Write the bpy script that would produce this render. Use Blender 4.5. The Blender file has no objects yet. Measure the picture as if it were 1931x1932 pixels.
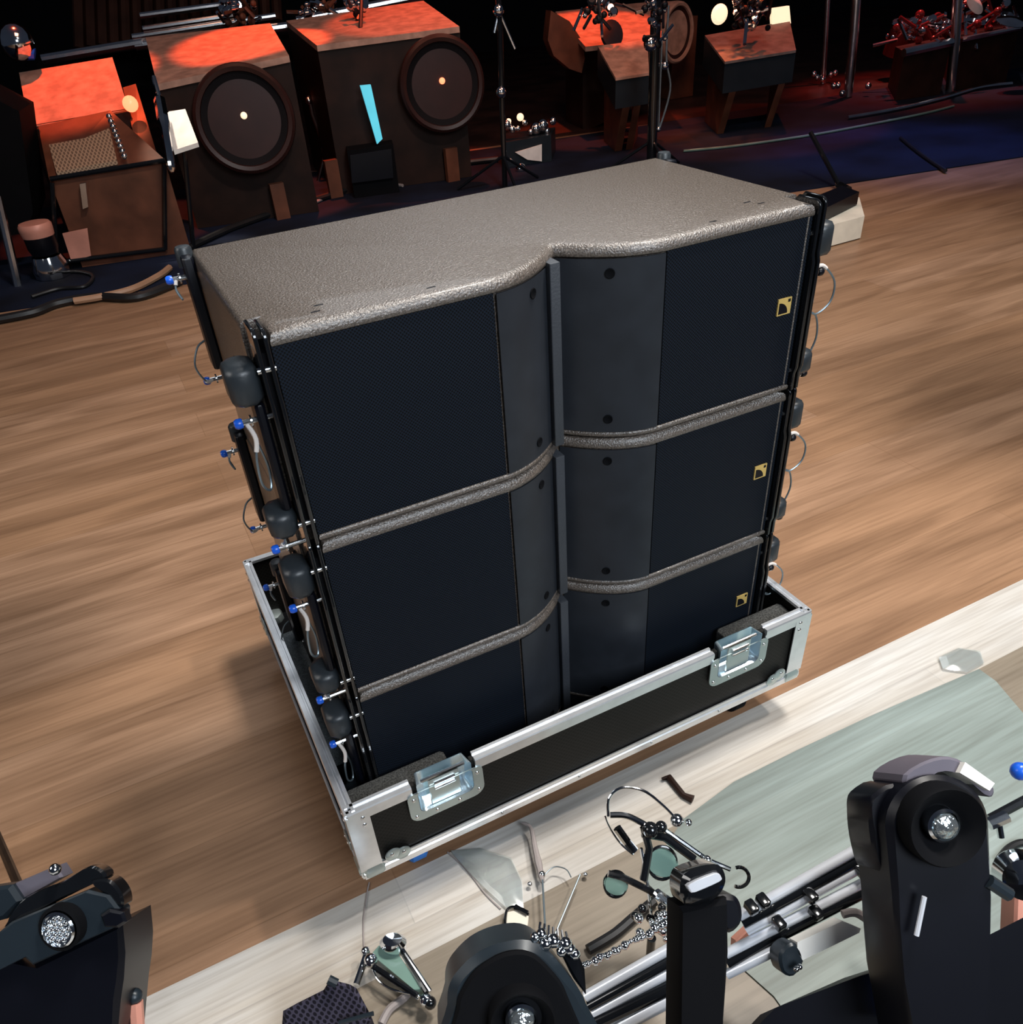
import bpy, math, random
from mathutils import Vector, Matrix
random.seed(7)
V = Vector
sc = bpy.context.scene
col = sc.collection

# ------------------------------------------------------------ camera, world, lights
CAM = V((-0.0966, -0.7833, 1.1803))
FPX = 1519.55
CR = V((0.89531, -0.43929, -0.07378))      # camera right
CD = V((-0.31674, -0.51135, -0.79887))     # camera down
CF = V((0.31321, 0.73861, -0.59696))       # camera forward
PU, PV = 965.5 - 33.9, 966 + 70.9          # principal point (lens shift)
cd = bpy.data.cameras.new('camera'); cam = bpy.data.objects.new('camera', cd); col.objects.link(cam)
m = Matrix((( CR.x, -CD.x, -CF.x, CAM.x), (CR.y, -CD.y, -CF.y, CAM.y), (CR.z, -CD.z, -CF.z, CAM.z), (0, 0, 0, 1)))
cam.matrix_world = m
cd.sensor_fit = 'VERTICAL'; cd.sensor_height = 36; cd.lens = FPX / 1932 * 36
cd.shift_x = 33.9 / 1932; cd.shift_y = 70.9 / 1932
cd.clip_start = 0.02; cd.clip_end = 60
sc.camera = cam
sc.view_settings.view_transform = 'Standard'; sc.view_settings.look = 'None'
sc.view_settings.gamma = 1; sc.view_settings.use_curve_mapping = False
sc.view_settings.exposure = 0.0

w = bpy.data.worlds.new('hall'); sc.world = w; w.use_nodes = True
w.node_tree.nodes['Background'].inputs[0].default_value = (.55, .68, 1, 1)
w.node_tree.nodes['Background'].inputs[1].default_value = .03

def area(name, loc, tgt, size, power, colour, spread=180, size_y=None):
    l = bpy.data.lights.new(name, 'AREA'); l.energy = power; l.color = colour; l.size = size
    if size_y: l.shape = 'RECTANGLE'; l.size_y = size_y
    l.spread = math.radians(spread)
    o = bpy.data.objects.new(name, l); col.objects.link(o); o.location = loc
    o.rotation_euler = (V(tgt) - V(loc)).to_track_quat('-Z', 'Y').to_euler(); return o
def spot(name, loc, tgt, deg, power, colour, blend=.3, r=.05):
    l = bpy.data.lights.new(name, 'SPOT'); l.energy = power; l.color = colour
    l.spot_size = math.radians(deg); l.spot_blend = blend; l.shadow_soft_size = r
    o = bpy.data.objects.new(name, l); col.objects.link(o); o.location = loc
    o.rotation_euler = (V(tgt) - V(loc)).to_track_quat('-Z', 'Y').to_euler(); return o
area('key_light', (1.35, .15, 3.6), (.6, .35, 0), .5, 84, (1, .96, .90), 150)
spot('floor_wash', (2.6, -.6, 4.2), (1.7, .7, 0), 66, 330, (1, .93, .86), .6, .12)
area('front_softbox', (.55, -2.6, 2.5), (.4, .0, .25), 1.4, 50, (.84, .92, 1), 130)
area('left_fill', (-2.6, .5, 2.3), (0, .2, .5), 1.2, 13, (1, .97, .93), 120)
area('cool_strip', (1.2, 2.6, 3.0), (.4, .1, .3), 2.0, 13, (.9, .95, 1), 140, .7)

# ------------------------------------------------------------ picture-to-place helpers
def ray(u, v): return CF + CR * ((u - PU) / FPX) + CD * ((v - PV) / FPX)
def on_z(u, v, z=0.0): d = ray(u, v); return CAM + d * ((z - CAM.z) / d.z)
def on_plane(u, v, p, n): d = ray(u, v); return CAM + d * ((V(p) - CAM).dot(n) / d.dot(n))
RO = V((.143, 3.375, 0)); RD = V((.98, -.2, 0)).normalized(); RN = V((.2, .98, 0)).normalized()
UP = V((0, 0, 1))
def row(u, v, s): return on_plane(u, v, RO + RN * s, RN)     # vertical plane s metres behind the mat's front edge
def s_at(u, v): return (on_z(u, v) - RO).dot(RN)
def deep(u, v, t): return CAM + ray(u, v) * t

# ------------------------------------------------------------ materials
def mat(name, c, rough=.5, metal=0, bump=None, coat=0, emit=None, spec=.5, vary=None, alpha=None, trans=0):
    m = bpy.data.materials.new(name); m.use_nodes = True
    nt = m.node_tree; b = nt.nodes['Principled BSDF']; I = b.inputs
    I['Base Color'].default_value = (*c, 1); I['Roughness'].default_value = rough; I['Metallic'].default_value = metal
    I['Specular IOR Level'].default_value = spec; I['Coat Weight'].default_value = coat
    if trans: I['Transmission Weight'].default_value = trans
    if emit: I['Emission Color'].default_value = (*emit[0], 1); I['Emission Strength'].default_value = emit[1]
    tc = nt.nodes.new('ShaderNodeTexCoord')
    def noise(scale, detail=3, vec=None):
        n = nt.nodes.new('ShaderNodeTexNoise'); n.inputs['Scale'].default_value = scale; n.inputs['Detail'].default_value = detail
        nt.links.new(vec or tc.outputs['Object'], n.inputs['Vector']); return n
    if bump:
        n = noise(bump[0]); bn = nt.nodes.new('ShaderNodeBump'); bn.inputs['Strength'].default_value = bump[1]
        bn.inputs['Distance'].default_value = bump[2] if len(bump) > 2 else .001
        nt.links.new(n.outputs[0], bn.inputs['Height']); nt.links.new(bn.outputs[0], I['Normal'])
    n = noise(vary[0] if vary else 9); r = nt.nodes.new('ShaderNodeValToRGB')
    k = vary[1] if vary else .12
    r.color_ramp.elements[0].color = (*[x * (1 - k) for x in c], 1); r.color_ramp.elements[1].color = (*[min(1, x * (1 + k)) for x in c], 1)
    r.color_ramp.elements[0].position = .35; r.color_ramp.elements[1].position = .65
    nt.links.new(n.outputs[0], r.inputs[0]); nt.links.new(r.outputs[0], I['Base Color'])
    return m

def dots(name, c0, c1, pitch, rough=.55, bumpd=.0006):
    """perforated sheet: staggered round holes"""
    m = mat(name, c1, rough, .2); nt = m.node_tree; b = nt.nodes['Principled BSDF']
    tc = nt.nodes.new('ShaderNodeTexCoord'); vo = nt.nodes.new('ShaderNodeTexVoronoi')
    mp = nt.nodes.new('ShaderNodeMapping'); mp.inputs['Rotation'].default_value = (0, math.radians(45), 0)
    mp.inputs['Scale'].default_value = (1 / pitch, 0.001, 1 / pitch)
    vo.inputs['Randomness'].default_value = 0; vo.inputs['Scale'].default_value = 1
    nt.links.new(tc.outputs['Object'], mp.inputs[0]); nt.links.new(mp.outputs[0], vo.inputs['Vector'])
    r = nt.nodes.new('ShaderNodeValToRGB'); r.color_ramp.elements[0].position = .33; r.color_ramp.elements[1].position = .42
    r.color_ramp.elements[0].color = (*c0, 1); r.color_ramp.elements[1].color = (*c1, 1)
    nt.links.new(vo.outputs['Distance'], r.inputs[0]); nt.links.new(r.outputs[0], b.inputs['Base Color'])
    bn = nt.nodes.new('ShaderNodeBump'); bn.inputs['Distance'].default_value = bumpd; bn.inputs['Strength'].default_value = .5
    nt.links.new(r.outputs[0], bn.inputs['Height']); nt.links.new(bn.outputs[0], b.inputs['Normal']); b.inputs['Specular IOR Level'].default_value = .16
    return m

def planks(name, ca, cb, cc, pw=.13, pl=1.5, grain=.5, rough=.42, seam=.55):
    m = bpy.data.materials.new(name); m.use_nodes = True; nt = m.node_tree; b = nt.nodes['Principled BSDF']; L = nt.links
    tc = nt.nodes.new('ShaderNodeTexCoord'); N = nt.nodes.new
    br = N('ShaderNodeTexBrick'); br.inputs['Scale'].default_value = 1; br.inputs['Brick Width'].default_value = pl
    br.inputs['Row Height'].default_value = pw; br.inputs['Mortar Size'].default_value = .0012; br.inputs['Mortar Smooth'].default_value = .3
    br.inputs['Color1'].default_value = (*ca, 1); br.inputs['Color2'].default_value = (*cb, 1)
    br.inputs['Mortar'].default_value = (*[x * seam for x in ca], 1); br.offset = .37; br.inputs['Bias'].default_value = -.1
    L.new(tc.outputs['Object'], br.inputs['Vector'])
    mp = N('ShaderNodeMapping'); mp.inputs['Scale'].default_value = (1.1, 9, 1); L.new(tc.outputs['Object'], mp.inputs[0])
    n1 = N('ShaderNodeTexNoise'); n1.inputs['Scale'].default_value = 1.4; n1.inputs['Detail'].default_value = 5; n1.inputs['Distortion'].default_value = .6
    L.new(mp.outputs[0], n1.inputs['Vector'])
    r = N('ShaderNodeValToRGB'); r.color_ramp.elements[0].position = .36; r.color_ramp.elements[1].position = .66
    r.color_ramp.elements[0].color = (0, 0, 0, 1); r.color_ramp.elements[1].color = (1, 1, 1, 1); L.new(n1.outputs[0], r.inputs[0])
    mp2 = N('ShaderNodeMapping'); mp2.inputs['Scale'].default_value = (3, 90, 1); L.new(tc.outputs['Object'], mp2.inputs[0])
    n2 = N('ShaderNodeTexNoise'); n2.inputs['Scale'].default_value = 1.5; n2.inputs['Detail'].default_value = 4; L.new(mp2.outputs[0], n2.inputs['Vector'])
    mx = N('ShaderNodeMix'); mx.data_type = 'RGBA'; mx.inputs[7].default_value = (*cc, 1)
    mm = N('ShaderNodeMath'); mm.operation = 'MULTIPLY'; mm.inputs[1].default_value = grain; L.new(r.outputs[0], mm.inputs[0])
    L.new(mm.outputs[0], mx.inputs[0]); L.new(br.outputs['Color'], mx.inputs[6])
    mx2 = N('ShaderNodeMix'); mx2.data_type = 'RGBA'; mx2.blend_type = 'MULTIPLY'; mx2.inputs[0].default_value = .55
    r2 = N('ShaderNodeValToRGB'); r2.color_ramp.elements[0].position = .3; r2.color_ramp.elements[1].position = .6
    r2.color_ramp.elements[0].color = (.62, .58, .55, 1); L.new(n2.outputs[0], r2.inputs[0])
    L.new(mx.outputs[2], mx2.inputs[6]); L.new(r2.outputs[0], mx2.inputs[7]); L.new(mx2.outputs[2], b.inputs['Base Color'])
    b.inputs['Roughness'].default_value = rough; b.inputs['Specular IOR Level'].default_value = .35
    return m

M = {}
M['brown_shell'] = mat('brown textured paint', (.095, .076, .063), .29, 0, (430, 1, .0015), spec=1, coat=.1, vary=(420, .45))  # fine colour specks also paint in the coating's sparkle
M['grille'] = dots('perforated grille', (.002, .0025, .0035), (.009, .014, .024), .0031, .6)
M['fin'] = mat('satin charcoal plastic', (.017, .020, .026), .5, 0, (60, .1), spec=.35, vary=(25, .12))
M['column'] = mat('grey plastic', (.034, .038, .046), .5, 0, (300, .4))
M['black'] = mat('black plastic', (.0025, .003, .006), .36, spec=.28)
M['matte_black'] = mat('matte black', (.0018, .002, .003), .8, spec=.12)
M['gloss_black'] = mat('gloss black metal', (.008, .009, .011), .14, .3, coat=.7)
M['grey_block'] = mat('dark grey rubber', (.020, .025, .030), .4, 0, (200, .2))
M['steel'] = mat('steel', (.75, .77, .79), .22, 1)
M['chrome'] = mat('chrome', (.8, .83, .86), .1, 1)
M['blue'] = mat('blue cap', (.01, .10, .60), .3)
M['wire'] = mat('lanyard wire', (.22, .27, .30), .35, .7)
M['sleeve'] = mat('pale sleeve', (.62, .56, .52), .45)
M['gold'] = mat('gold print', (.72, .50, .16), .4, .3)
M['alu'] = mat('aluminium extrusion', (.88, .90, .93), .30, .85, vary=(40, .05))
M['zinc'] = mat('zinc plate', (.50, .58, .58), .32, .8, (120, .08))
M['tube_metal'] = mat('satin bright metal', (.80, .83, .90), .3, .45)
M['bright_zinc'] = mat('bright blue zinc', (.70, .84, .95), .22, .85)
M['lam'] = dots('black laminate', (.008, .008, .007), (.014, .013, .012), .006, .5, .0002)
M['foam'] = mat('grey foam', (.15, .17, .18), .95, 0, (700, .9, .002), vary=(500, .35))
M['foam_dark'] = mat('charcoal foam', (.045, .045, .042), .95, 0, (500, 1, .003), vary=(350, .6))
M['tyre'] = mat('blue caster tyre', (.01, .18, .65), .4)
M['floor'] = planks('warm wood planks', (.345, .195, .110), (.43, .26, .163), (.19, .102, .056), .19, 2.6, .8, .42, .8)
M['pale'] = planks('pale wood planks', (.52, .475, .42), (.42, .375, .32), (.64, .64, .63), .115, 1.7, .6, .4, .75)
M['greige'] = planks('greige wood planks', (.22, .18, .135), (.28, .235, .18), (.17, .14, .105), .16, 1.1, .6, .4, .6)
M['green_mat'] = planks('grey green vinyl', (.15, .18, .165), (.19, .225, .205), (.33, .39, .37), .2, 3, .6, .45, .95)
M['navy'] = mat('navy carpet', (.004, .008, .022), .9, 0, (300, .5), vary=(2, .6), spec=.2)
M['deck'] = mat('black stage deck', (.028, .013, .010), .4, 0, (8, .2), vary=(3, .5))
M['drape'] = mat('black drape', (.004, .004, .005), 1)
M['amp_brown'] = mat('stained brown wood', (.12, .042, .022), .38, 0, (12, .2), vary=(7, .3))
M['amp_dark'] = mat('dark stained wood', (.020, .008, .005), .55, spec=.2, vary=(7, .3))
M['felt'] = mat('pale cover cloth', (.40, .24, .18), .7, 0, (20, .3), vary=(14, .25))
M['grey_cover'] = mat('grey cover cloth', (.15, .125, .12), .7, vary=(14, .25))
M['cone'] = mat('dark speaker cone', (.004, .003, .004), .7, spec=.15)
M['rim'] = mat('dark red brown rim', (.030, .010, .008), .4, spec=.3)
M['white'] = mat('white paper', (.85, .83, .78), .6)
M['cream'] = mat('cream painted wood', (.72, .66, .55), .6)
M['copper'] = mat('copper pink panel', (.62, .27, .20), .45, .1)
M['lens'] = mat('lens glass', (.55, .60, .62), .08, .9, (90, .9, .004))
M['purple_mesh'] = dots('purple grey mesh', (.008, .007, .012), (.05, .045, .07), .006, .7)
M['case_grey'] = mat('slate grey plastic', (.014, .021, .028), .36, .1, spec=.4)
M['violet_grey'] = mat('violet grey cloth', (.10, .09, .115), .7)
M['teal_glass'] = mat('sea green glass', (.16, .26, .22), .15, coat=.5)
M['film'] = mat('clear plastic film', (.85, .92, .92), .12, trans=.9)
M['cyan_lamp'] = mat('cyan strip lamp', (.1, .6, .7), .3, emit=((.08, .42, .55), 1.0))
M['blue_glint'] = mat('blue painted glint', (.02, .1, .6), .2, emit=((.03, .25, 1.0), .9))  # glowing blue that stands in for glints on the black case
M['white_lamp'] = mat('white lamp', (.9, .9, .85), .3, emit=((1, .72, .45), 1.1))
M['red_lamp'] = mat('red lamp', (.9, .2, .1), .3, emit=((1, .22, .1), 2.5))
M['cable'] = mat('black cable', (.008, .008, .009), .45)
M['tan_cable'] = mat('tan cable', (.35, .20, .12), .5)
M['red_gloss'] = mat('dark red lacquer', (.16, .015, .015), .15, .3, coat=.6)
M['rope'] = mat('braided grey cord', (.30, .26, .25), .6)

# ------------------------------------------------------------ mesh helpers
class MB:
    def __init__(s): s.v = []; s.f = []; s.ch = []
    def add(s, vs, fs):
        o = len(s.v); s.ch.append((vs, fs)); s.v += [V(x) for x in vs]; s.f += [tuple(i + o for i in f) for f in fs]; return s
    def split(s, name, m, parent, **k):
        return [MB().add(vs, fs).build(name, m, parent, **k) for vs, fs in s.ch]
    def box(s, x0, x1, y0, y1, z0, z1, b=.0):
        if b <= 0:
            p = [(x, y, z) for z in (z0, z1) for y in (y0, y1) for x in (x0, x1)]
            return s.add(p, [(0, 2, 3, 1), (4, 5, 7, 6), (0, 1, 5, 4), (2, 6, 7, 3), (0, 4, 6, 2), (1, 3, 7, 5)])
        b = min(b, (x1 - x0) * .45, (y1 - y0) * .45, (z1 - z0) * .45)
        def oct_(i):
            a = x0 + i; c = x1 - i; d = y0 + i; e = y1 - i
            k = b
            return [(a + k, d), (c - k, d), (c, d + k), (c, e - k), (c - k, e), (a + k, e), (a, e - k), (a, d + k)]
        q = b * .3
        rings = [[(x, y, z) for x, y in oct_(i)] for i, z in ((b, z0), (q, z0 + q), (0, z0 + b), (0, z1 - b), (q, z1 - q), (b, z1))]
        return s.loft(rings)
    def loft(s, rings, closed=True, caps=True):
        n = len(rings[0]); vs = [p for r in rings for p in r]; fs = []
        for i in range(len(rings) - 1):
            for j in range(n if closed else n - 1):
                k = (j + 1) % n; fs.append((i * n + j, i * n + k, (i + 1) * n + k, (i + 1) * n + j))
        if caps: fs.append(tuple(range(n - 1, -1, -1))); fs.append(tuple((len(rings) - 1) * n + j for j in range(n)))
        return s.add(vs, fs)
    def prism(s, pts, vec, bev=0):
        pts = [V(p) for p in pts]; vec = V(vec)
        if bev:
            c = sum(pts, V()) / len(pts); u = vec.normalized()
            def sh(k): return [p + (c - p).normalized() * k for p in pts]
            return s.loft([[p for p in sh(bev)], [p + u * bev for p in pts], [p + vec - u * bev for p in pts], [p + vec for p in sh(bev)]])
        return s.loft([pts, [p + vec for p in pts]])
    def tube(s, path, r, seg=8, caps=True):
        path = [V(p) for p in path]; rings = []
        t = (path[1] - path[0]).normalized(); a = t.orthogonal().normalized()
        for i, p in enumerate(path):
            t = ((path[min(i + 1, len(path) - 1)]) - path[max(i - 1, 0)]).normalized()
            a = (a - t * a.dot(t)).normalized(); b = t.cross(a)
            rr = r[i] if isinstance(r, (list, tuple)) else r
            rings.append([p + (a * math.cos(q) + b * math.sin(q)) * rr for q in [2 * math.pi * k / seg for k in range(seg)]])
        return s.loft(rings, True, caps)
    def lathe(s, c, axis, prof, seg=32, sx=1, xdir=None):
        c = V(c); n = V(axis).normalized(); a = (V(xdir) if xdir else n.orthogonal()); a = (a - n * a.dot(n)).normalized(); b = n.cross(a)
        rings = [[c + n * h + (a * math.cos(q) * sx + b * math.sin(q)) * r for q in [2 * math.pi * k / seg for k in range(seg)]] for r, h in prof]
        return s.loft(rings)
    def ball(s, c, r, seg=12):
        return s.lathe(c, (0, 0, 1), [(max(1e-5, r * math.sin(math.pi * i / 8)), -r * math.cos(math.pi * i / 8)) for i in range(9)], seg)
    def build(s, name, m, parent=None, smooth=35, bevel=0):
        me = bpy.data.meshes.new(name); off = V((0, 0, 0))
        if parent is not None:
            q = parent
            while q is not None: off += q.location; q = q.parent
        me.from_pydata([tuple(p - off) for p in s.v], [], s.f)
        import bmesh
        bm = bmesh.new(); bm.from_mesh(me); bmesh.ops.recalc_face_normals(bm, faces=bm.faces); bm.to_mesh(me); bm.free()
        me.materials.append(M[m] if isinstance(m, str) else m)
        for p in me.polygons: p.use_smooth = True
        me.set_sharp_from_angle(angle=math.radians(smooth))
        o = bpy.data.objects.new(name, me); col.objects.link(o); o.parent = parent
        if bevel:
            b = o.modifiers.new('b', 'BEVEL'); b.width = bevel; b.segments = 2; b.limit_method = 'ANGLE'; b.angle_limit = math.radians(50)
        return o

def thing(name, label, cat, loc, group=None):
    o = bpy.data.objects.new(name, None); col.objects.link(o); o.location = loc; o.empty_display_size = .05
    return tag(o, label, cat, group)
def tag(o, label, cat, group=None):
    o['label'] = label; o['category'] = cat
    if group: o['group'] = group
    return o
def struct(o): o['kind'] = 'structure'; return o
def part(o, label): o['label'] = label; return o
def smooth_path(P, n=6):
    P = [V(p) for p in P]; out = []
    for i in range(len(P) - 1):
        a, b, c, d = P[max(i - 1, 0)], P[i], P[i + 1], P[min(i + 2, len(P) - 1)]
        for k in range(n):
            t = k / n
            out.append(.5 * ((2 * b) + (c - a) * t + (2 * a - 5 * b + 4 * c - d) * t * t + (3 * b - a - 3 * c + d) * t ** 3))
    return out + [P[-1]]
def copy_tree(o, parent=None):
    c = o.copy(); col.objects.link(c); c.parent = parent
    for ch in list(o.children): copy_tree(ch, c)
    return c

# ------------------------------------------------------------ the setting
def quadfloor(name, pts, m, z=0, th=.02):
    b = MB(); b.prism([(x, y, z) for x, y in pts], (0, 0, -th)); return struct(b.build(name, m))
quadfloor('floor', [(-5, -.03), (16, -.03), (16, 16), (-5, 16)], 'floor')
quadfloor('floor', [(-5, -.165), (3, -.165), (3, -.03), (-5, -.03)], 'pale')
quadfloor('floor', [(-5, -.165), (-5, -4), (-.12, -4), (-.12, -.165)], 'pale')
quadfloor('floor', [(-.12, -.165), (-.12, -4), (3, -4), (3, -.165)], 'greige')
quadfloor('floor', [(3, -.03), (3, -4), (16, -4), (16, -.03)], 'floor')
A = RO + RN * 9
b = MB(); b.prism([A - RD * 14, A + RD * 26, A + RD * 26 + UP * 6, A - RD * 14 + UP * 6], RN * .05); struct(b.build('wall_back', 'drape'))

b = MB(); b.prism([RO + RD * -6 + RN * 2.0 - UP * .0, RO + RD * 14 + RN * 2.7, RO + RD * 26 + RN * 9, RO + RD * -14 + RN * 9], (0, 0, .004)); struct(b.build('floor', 'deck'))
# grey-green mat lying on the pale boards
pts = [on_z(u, v, .003) for u, v in [(1215, 1660), (1290, 1545), (1385, 1475), (1505, 1415), (1640, 1352), (1760, 1300), (1848, 1262), (1880, 1285), (1931, 1345)]]
pts += [V((1.15, -.42, .003)), V((1.15, -1.3, .003)), V((.36, -1.3, .003)), V((.40, -.45, .003))]
b = MB(); b.prism(pts, (0, 0, -.0026))
tag(b.build('floor_mat', 'green_mat'), 'grey-green mat lying on the pale boards in front of the flight case', 'mat')

# ------------------------------------------------------------ line array speakers
W, D, H, PITCH, ZB = .73, .362, .2525, .2555, .1335
def notch(x, c=.376, wd=.118, dp=.068):
    d = abs(x - c); return dp * (1 - d / wd) ** 2 if d < wd else 0.0
def make_speaker():
    root = thing('line_array_speaker', 'brown line array speaker', 'speaker', (0, 0, 0), 'line array speakers stacked in the flight case')
    xs = [.019, .05, .1, .18, .25] + [.258 + i * .0065 for i in range(37)] + [.51, .58, .65, .7, .713]
    front = [(x, notch(x)) for x in xs if x <= .713]
    loop = [(p, 'f') for p in front] + [((.713, .05), 's'), ((.73, .05), 's'), ((.73, D - .004), 's'), ((.726, D), 's'), ((.004, D), 's'), ((0, D - .004), 's'), ((0, .05), 's'), ((.019, .05), 's')]
    n = len(loop); nor = []
    for i in range(n):
        a = V(loop[i - 1][0]); c = V(loop[(i + 1) % n][0]); t = (c - a).normalized(); nor.append(V((-t.y, t.x)))
    def ring(fi, si, z):
        return [(p[0] + nr.x * (fi if k == 'f' else si), p[1] + nr.y * (fi if k == 'f' else si), z) for (p, k), nr in zip(loop, nor)]
    rg = [ring(.005, .006, 0), ring(.0012, .002, .001), ring(0, 0, .003), ring(0, 0, .006), ring(.0015, 0, .0075), ring(.006, 0, .008), ring(.006, 0, H - .015),
          ring(.0015, 0, H - .0148), ring(0, 0, H - .0135), ring(0, 0, H - .0095), ring(.0022, .001, H - .004), ring(.0055, .003, H - .0012), ring(.010, .006, H)]
    MB().loft(rg).build('cabinet', 'brown_shell', root, 50)
    def sheet(x0, x1, off, z0, z1, name, m, thick=.002, dx=.004, label=None):
        k = max(2, int((x1 - x0) / dx)); P = [(x0 + (x1 - x0) * i / k) for i in range(k + 1)]
        r0 = [(x, notch(x) + off, z0) for x in P] + [(x, notch(x) + off + thick, z0) for x in reversed(P)]
        o = MB().loft([r0, [(x, y, z1) for x, y, z in r0]]).build(name, m, root, 30)
        if label: o['label'] = label
        return o
    sheet(.019, .264, .0025, .0082, H - .0152, 'grille', 'grille', dx=.05, label='wide perforated grille left of the fins')
    g = sheet(.492, .713, .0025, .0082, H - .0152, 'grille', 'grille', dx=.05, label='perforated grille carrying the gold badge')
    for x0, x1, sx, lab in ((.267, .3585, .321, 'left charcoal fin panel'), (.377, .489, .426, 'right charcoal fin panel')):
        f = sheet(x0, x1, .0005, .0085, H - .0165, 'fin_panel', 'fin', label=lab)
        for z in (.028, H - .033):
            y = notch(sx); dd = .001; sl = (notch(sx + dd) - notch(sx - dd)) / (2 * dd); nn = V((sl, -1, 0)).normalized()
            c = V((sx, y + .0005, z))
            MB().lathe(c, nn, [(.0058, -.004), (.0062, .0012), (.0054, .0014), (.0044, .0008), (.0005, .0004)], 20).build('screw', 'matte_black', f)
    MB().box(.352, .3655, .034, .068, .004, H - .010, .0008).build('center_column', 'column', root)
    # badge: gold square with black quarter disc and a little square
    bx, bz, s = .674, .116, .0225
    bd = MB().box(bx, bx + s, .0006, .003, bz, bz + s).build('badge', 'gold', g)
    q = [(bx + .002, .0002, bz + .002)] + [(bx + .002 + .0150 * math.cos(a), .0002, bz + .002 + .0150 * math.sin(a)) for a in [i * math.pi / 20 for i in range(11)]]
    mk = MB().prism(q, (0, .0006, 0)); mk.box(bx + .0165, bx + .0205, .0002, .0008, bz + .0165, bz + .0205)
    o = mk.build('badge', 'black', g); o.name = 'badge_emblem'
    # small dark prints on the top face
    pr = MB()
    for x, y in ((.075, .028), (.083, .045), (.655, .06), (.665, .045), (.2, .02), (.57, .02)):
        pr.box(x - .005, x + .005, y - .0015, y + .0015, H - .0002, H + .0002)
    pr.split('print', 'black', root)
    # side pocket handles
    for sx in (-1, 1):
        x = -.0006 if sx < 0 else W + .0006
        pk = [(x, .14 + .055 * math.cos(a), .155 + .022 * math.sin(a)) for a in [i * math.pi / 12 for i in range(24)]]
        MB().prism(pk, (.001 * -sx, 0, 0)).build('side_handle', 'matte_black', root)
    # rigging, left and right
    for sx in (-1, 1):
        X = (lambda d: .019 - d) if sx < 0 else (lambda d: .713 + d)
        def bx_(b, d0, d1, y0, y1, z0, z1, bv=0): a, c = sorted((X(d0), X(d1))); return b.box(a, c, y0, y1, z0, z1, bv)
        for k, (d0, d1, zt) in enumerate(((.002, .0065, H + .004), (.0115, .016, H + .006))):
            y0, y1 = -.005 + k * .001, .046
            arc = [(y0 + .010 - .010 * math.cos(a), zt - .010 + .010 * math.sin(a)) for a in [i * math.pi / 10 for i in range(6)]]
            wob = [(y0, .19), (y0 - .003, .18), (y0 - .003, .035), (y0, .025), (y0, .0)]
            prof = [(y1, .0)] + [(y1, zt - .014), (y1 - .012, zt)] + list(reversed(arc)) + wob
            MB().prism([(X(d0), y, z) for y, z in prof], ((X(d1) - X(d0)), 0, 0)).build('rigging_plate', 'gloss_black', root, bevel=.0012)
        sp = MB(); bx_(sp, .0065, .0115, .004, .044, .02, H - .02); sp.build('spacer', 'matte_black', root)
        st = MB()
        for z in (.028, .215): st.lathe((X(0), -.0015 + .006, z), (-1 if sx < 0 else 1, 0, 0), [(.0035, .0), (.0035, .019)], 12)
        st.split('bolt', 'steel', root)
        for z0, z1, lab in ((.178, .222, 'upper grey bumper'), (.012, .046, 'lower grey bumper')):
            bk = MB(); bx_(bk, .017, .050, .004, .050, z0, z1, .008); part(bk.build('bumper', 'grey_block', root, 75), lab)
        ch = MB(); bx_(ch, .0195, .030, .010, .047, .046, .178, .003); ch.build('channel', 'black', root)
        # link bar along the side
        lb = MB(); bx_(lb, .0195, .026, .055, .085, .01, .2, .003); lb.build('link_bar', 'gloss_black', root)
        ax = V((-1 if sx < 0 else 1, 0, 0))
        def pin(x, y, z, loop, length=.030):
            c = V((x, y, z))
            p = MB().tube([c, c + ax * length], .0030, 10).tube([c + ax * (length - .010), c + ax * (length - .008)], .0065, 12).build('locking_pin', 'steel', root)
            tip = 'blue' if sx < 0 else 'black'
            t = MB().lathe(c + ax * length, ax, [(.0048, 0), (.0056, .002), (.0056, .006), (.004, .0085), (.0005, .009)], 14).build('pin_cap', tip, p)
            e = c + ax * (length - .004)
            if loop:
                pth = smooth_path([e + V(q) for q in loop], 5); h = max(2, int(len(pth) * .30))
                MB().tube(pth, .0014, 7).build('lanyard', 'wire', p)
                MB().tube(pth[:h], .0026, 8).build('lanyard_sleeve', 'sleeve', p)
        if sx < 0:
            pin(.004, .022, .158, [(0, 0, -.003), (.004, -.008, -.018), (-.002, -.014, -.04), (-.003, -.012, -.07), (.006, 0, -.085), (.010, .008, -.06), (.004, .006, -.02)])
            pin(.004, .022, -.006, [(0, 0, .003), (.003, -.01, .012), (.004, -.014, .02), (.004, -.010, .01)])
        else:
            pin(.728, .022, .152, [(0, 0, .008), (.014, 0, .006), (.034, -.004, -.018), (.030, -.006, -.045), (.008, -.004, -.058), (-.008, 0, -.045)])
            pin(.728, .022, .004, [(0, 0, .006), (.014, 0, .03), (.022, 0, .055), (.014, 0, .085), (-.006, 0, .096)])
        # rear hardware
        Y0 = D - .030
        rb = MB(); a, c = ((-.015, -.001) if sx < 0 else (W + .001, W + .015)); rb.box(a, c, Y0 - .006, Y0 + .030, .100, H - .001, .003); rb.build('rear_bar', 'black', root)
        rc = MB().lathe(((a + c) / 2, Y0 + .022, H + .002), (0, 0, 1), [(.011, -.02), (.011, .002), (.009, .005), (.0005, .006)], 20); rc.build('rear_cap', 'grey_block', root)
        xr = -.014 if sx < 0 else W + .014
        pin(xr, Y0 + .006, .226, [(0, 0, 0), (-.004 * -sx, -.006, -.012), (0, -.01, -.024), (.004 * sx, 0, -.012)], .018)
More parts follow.
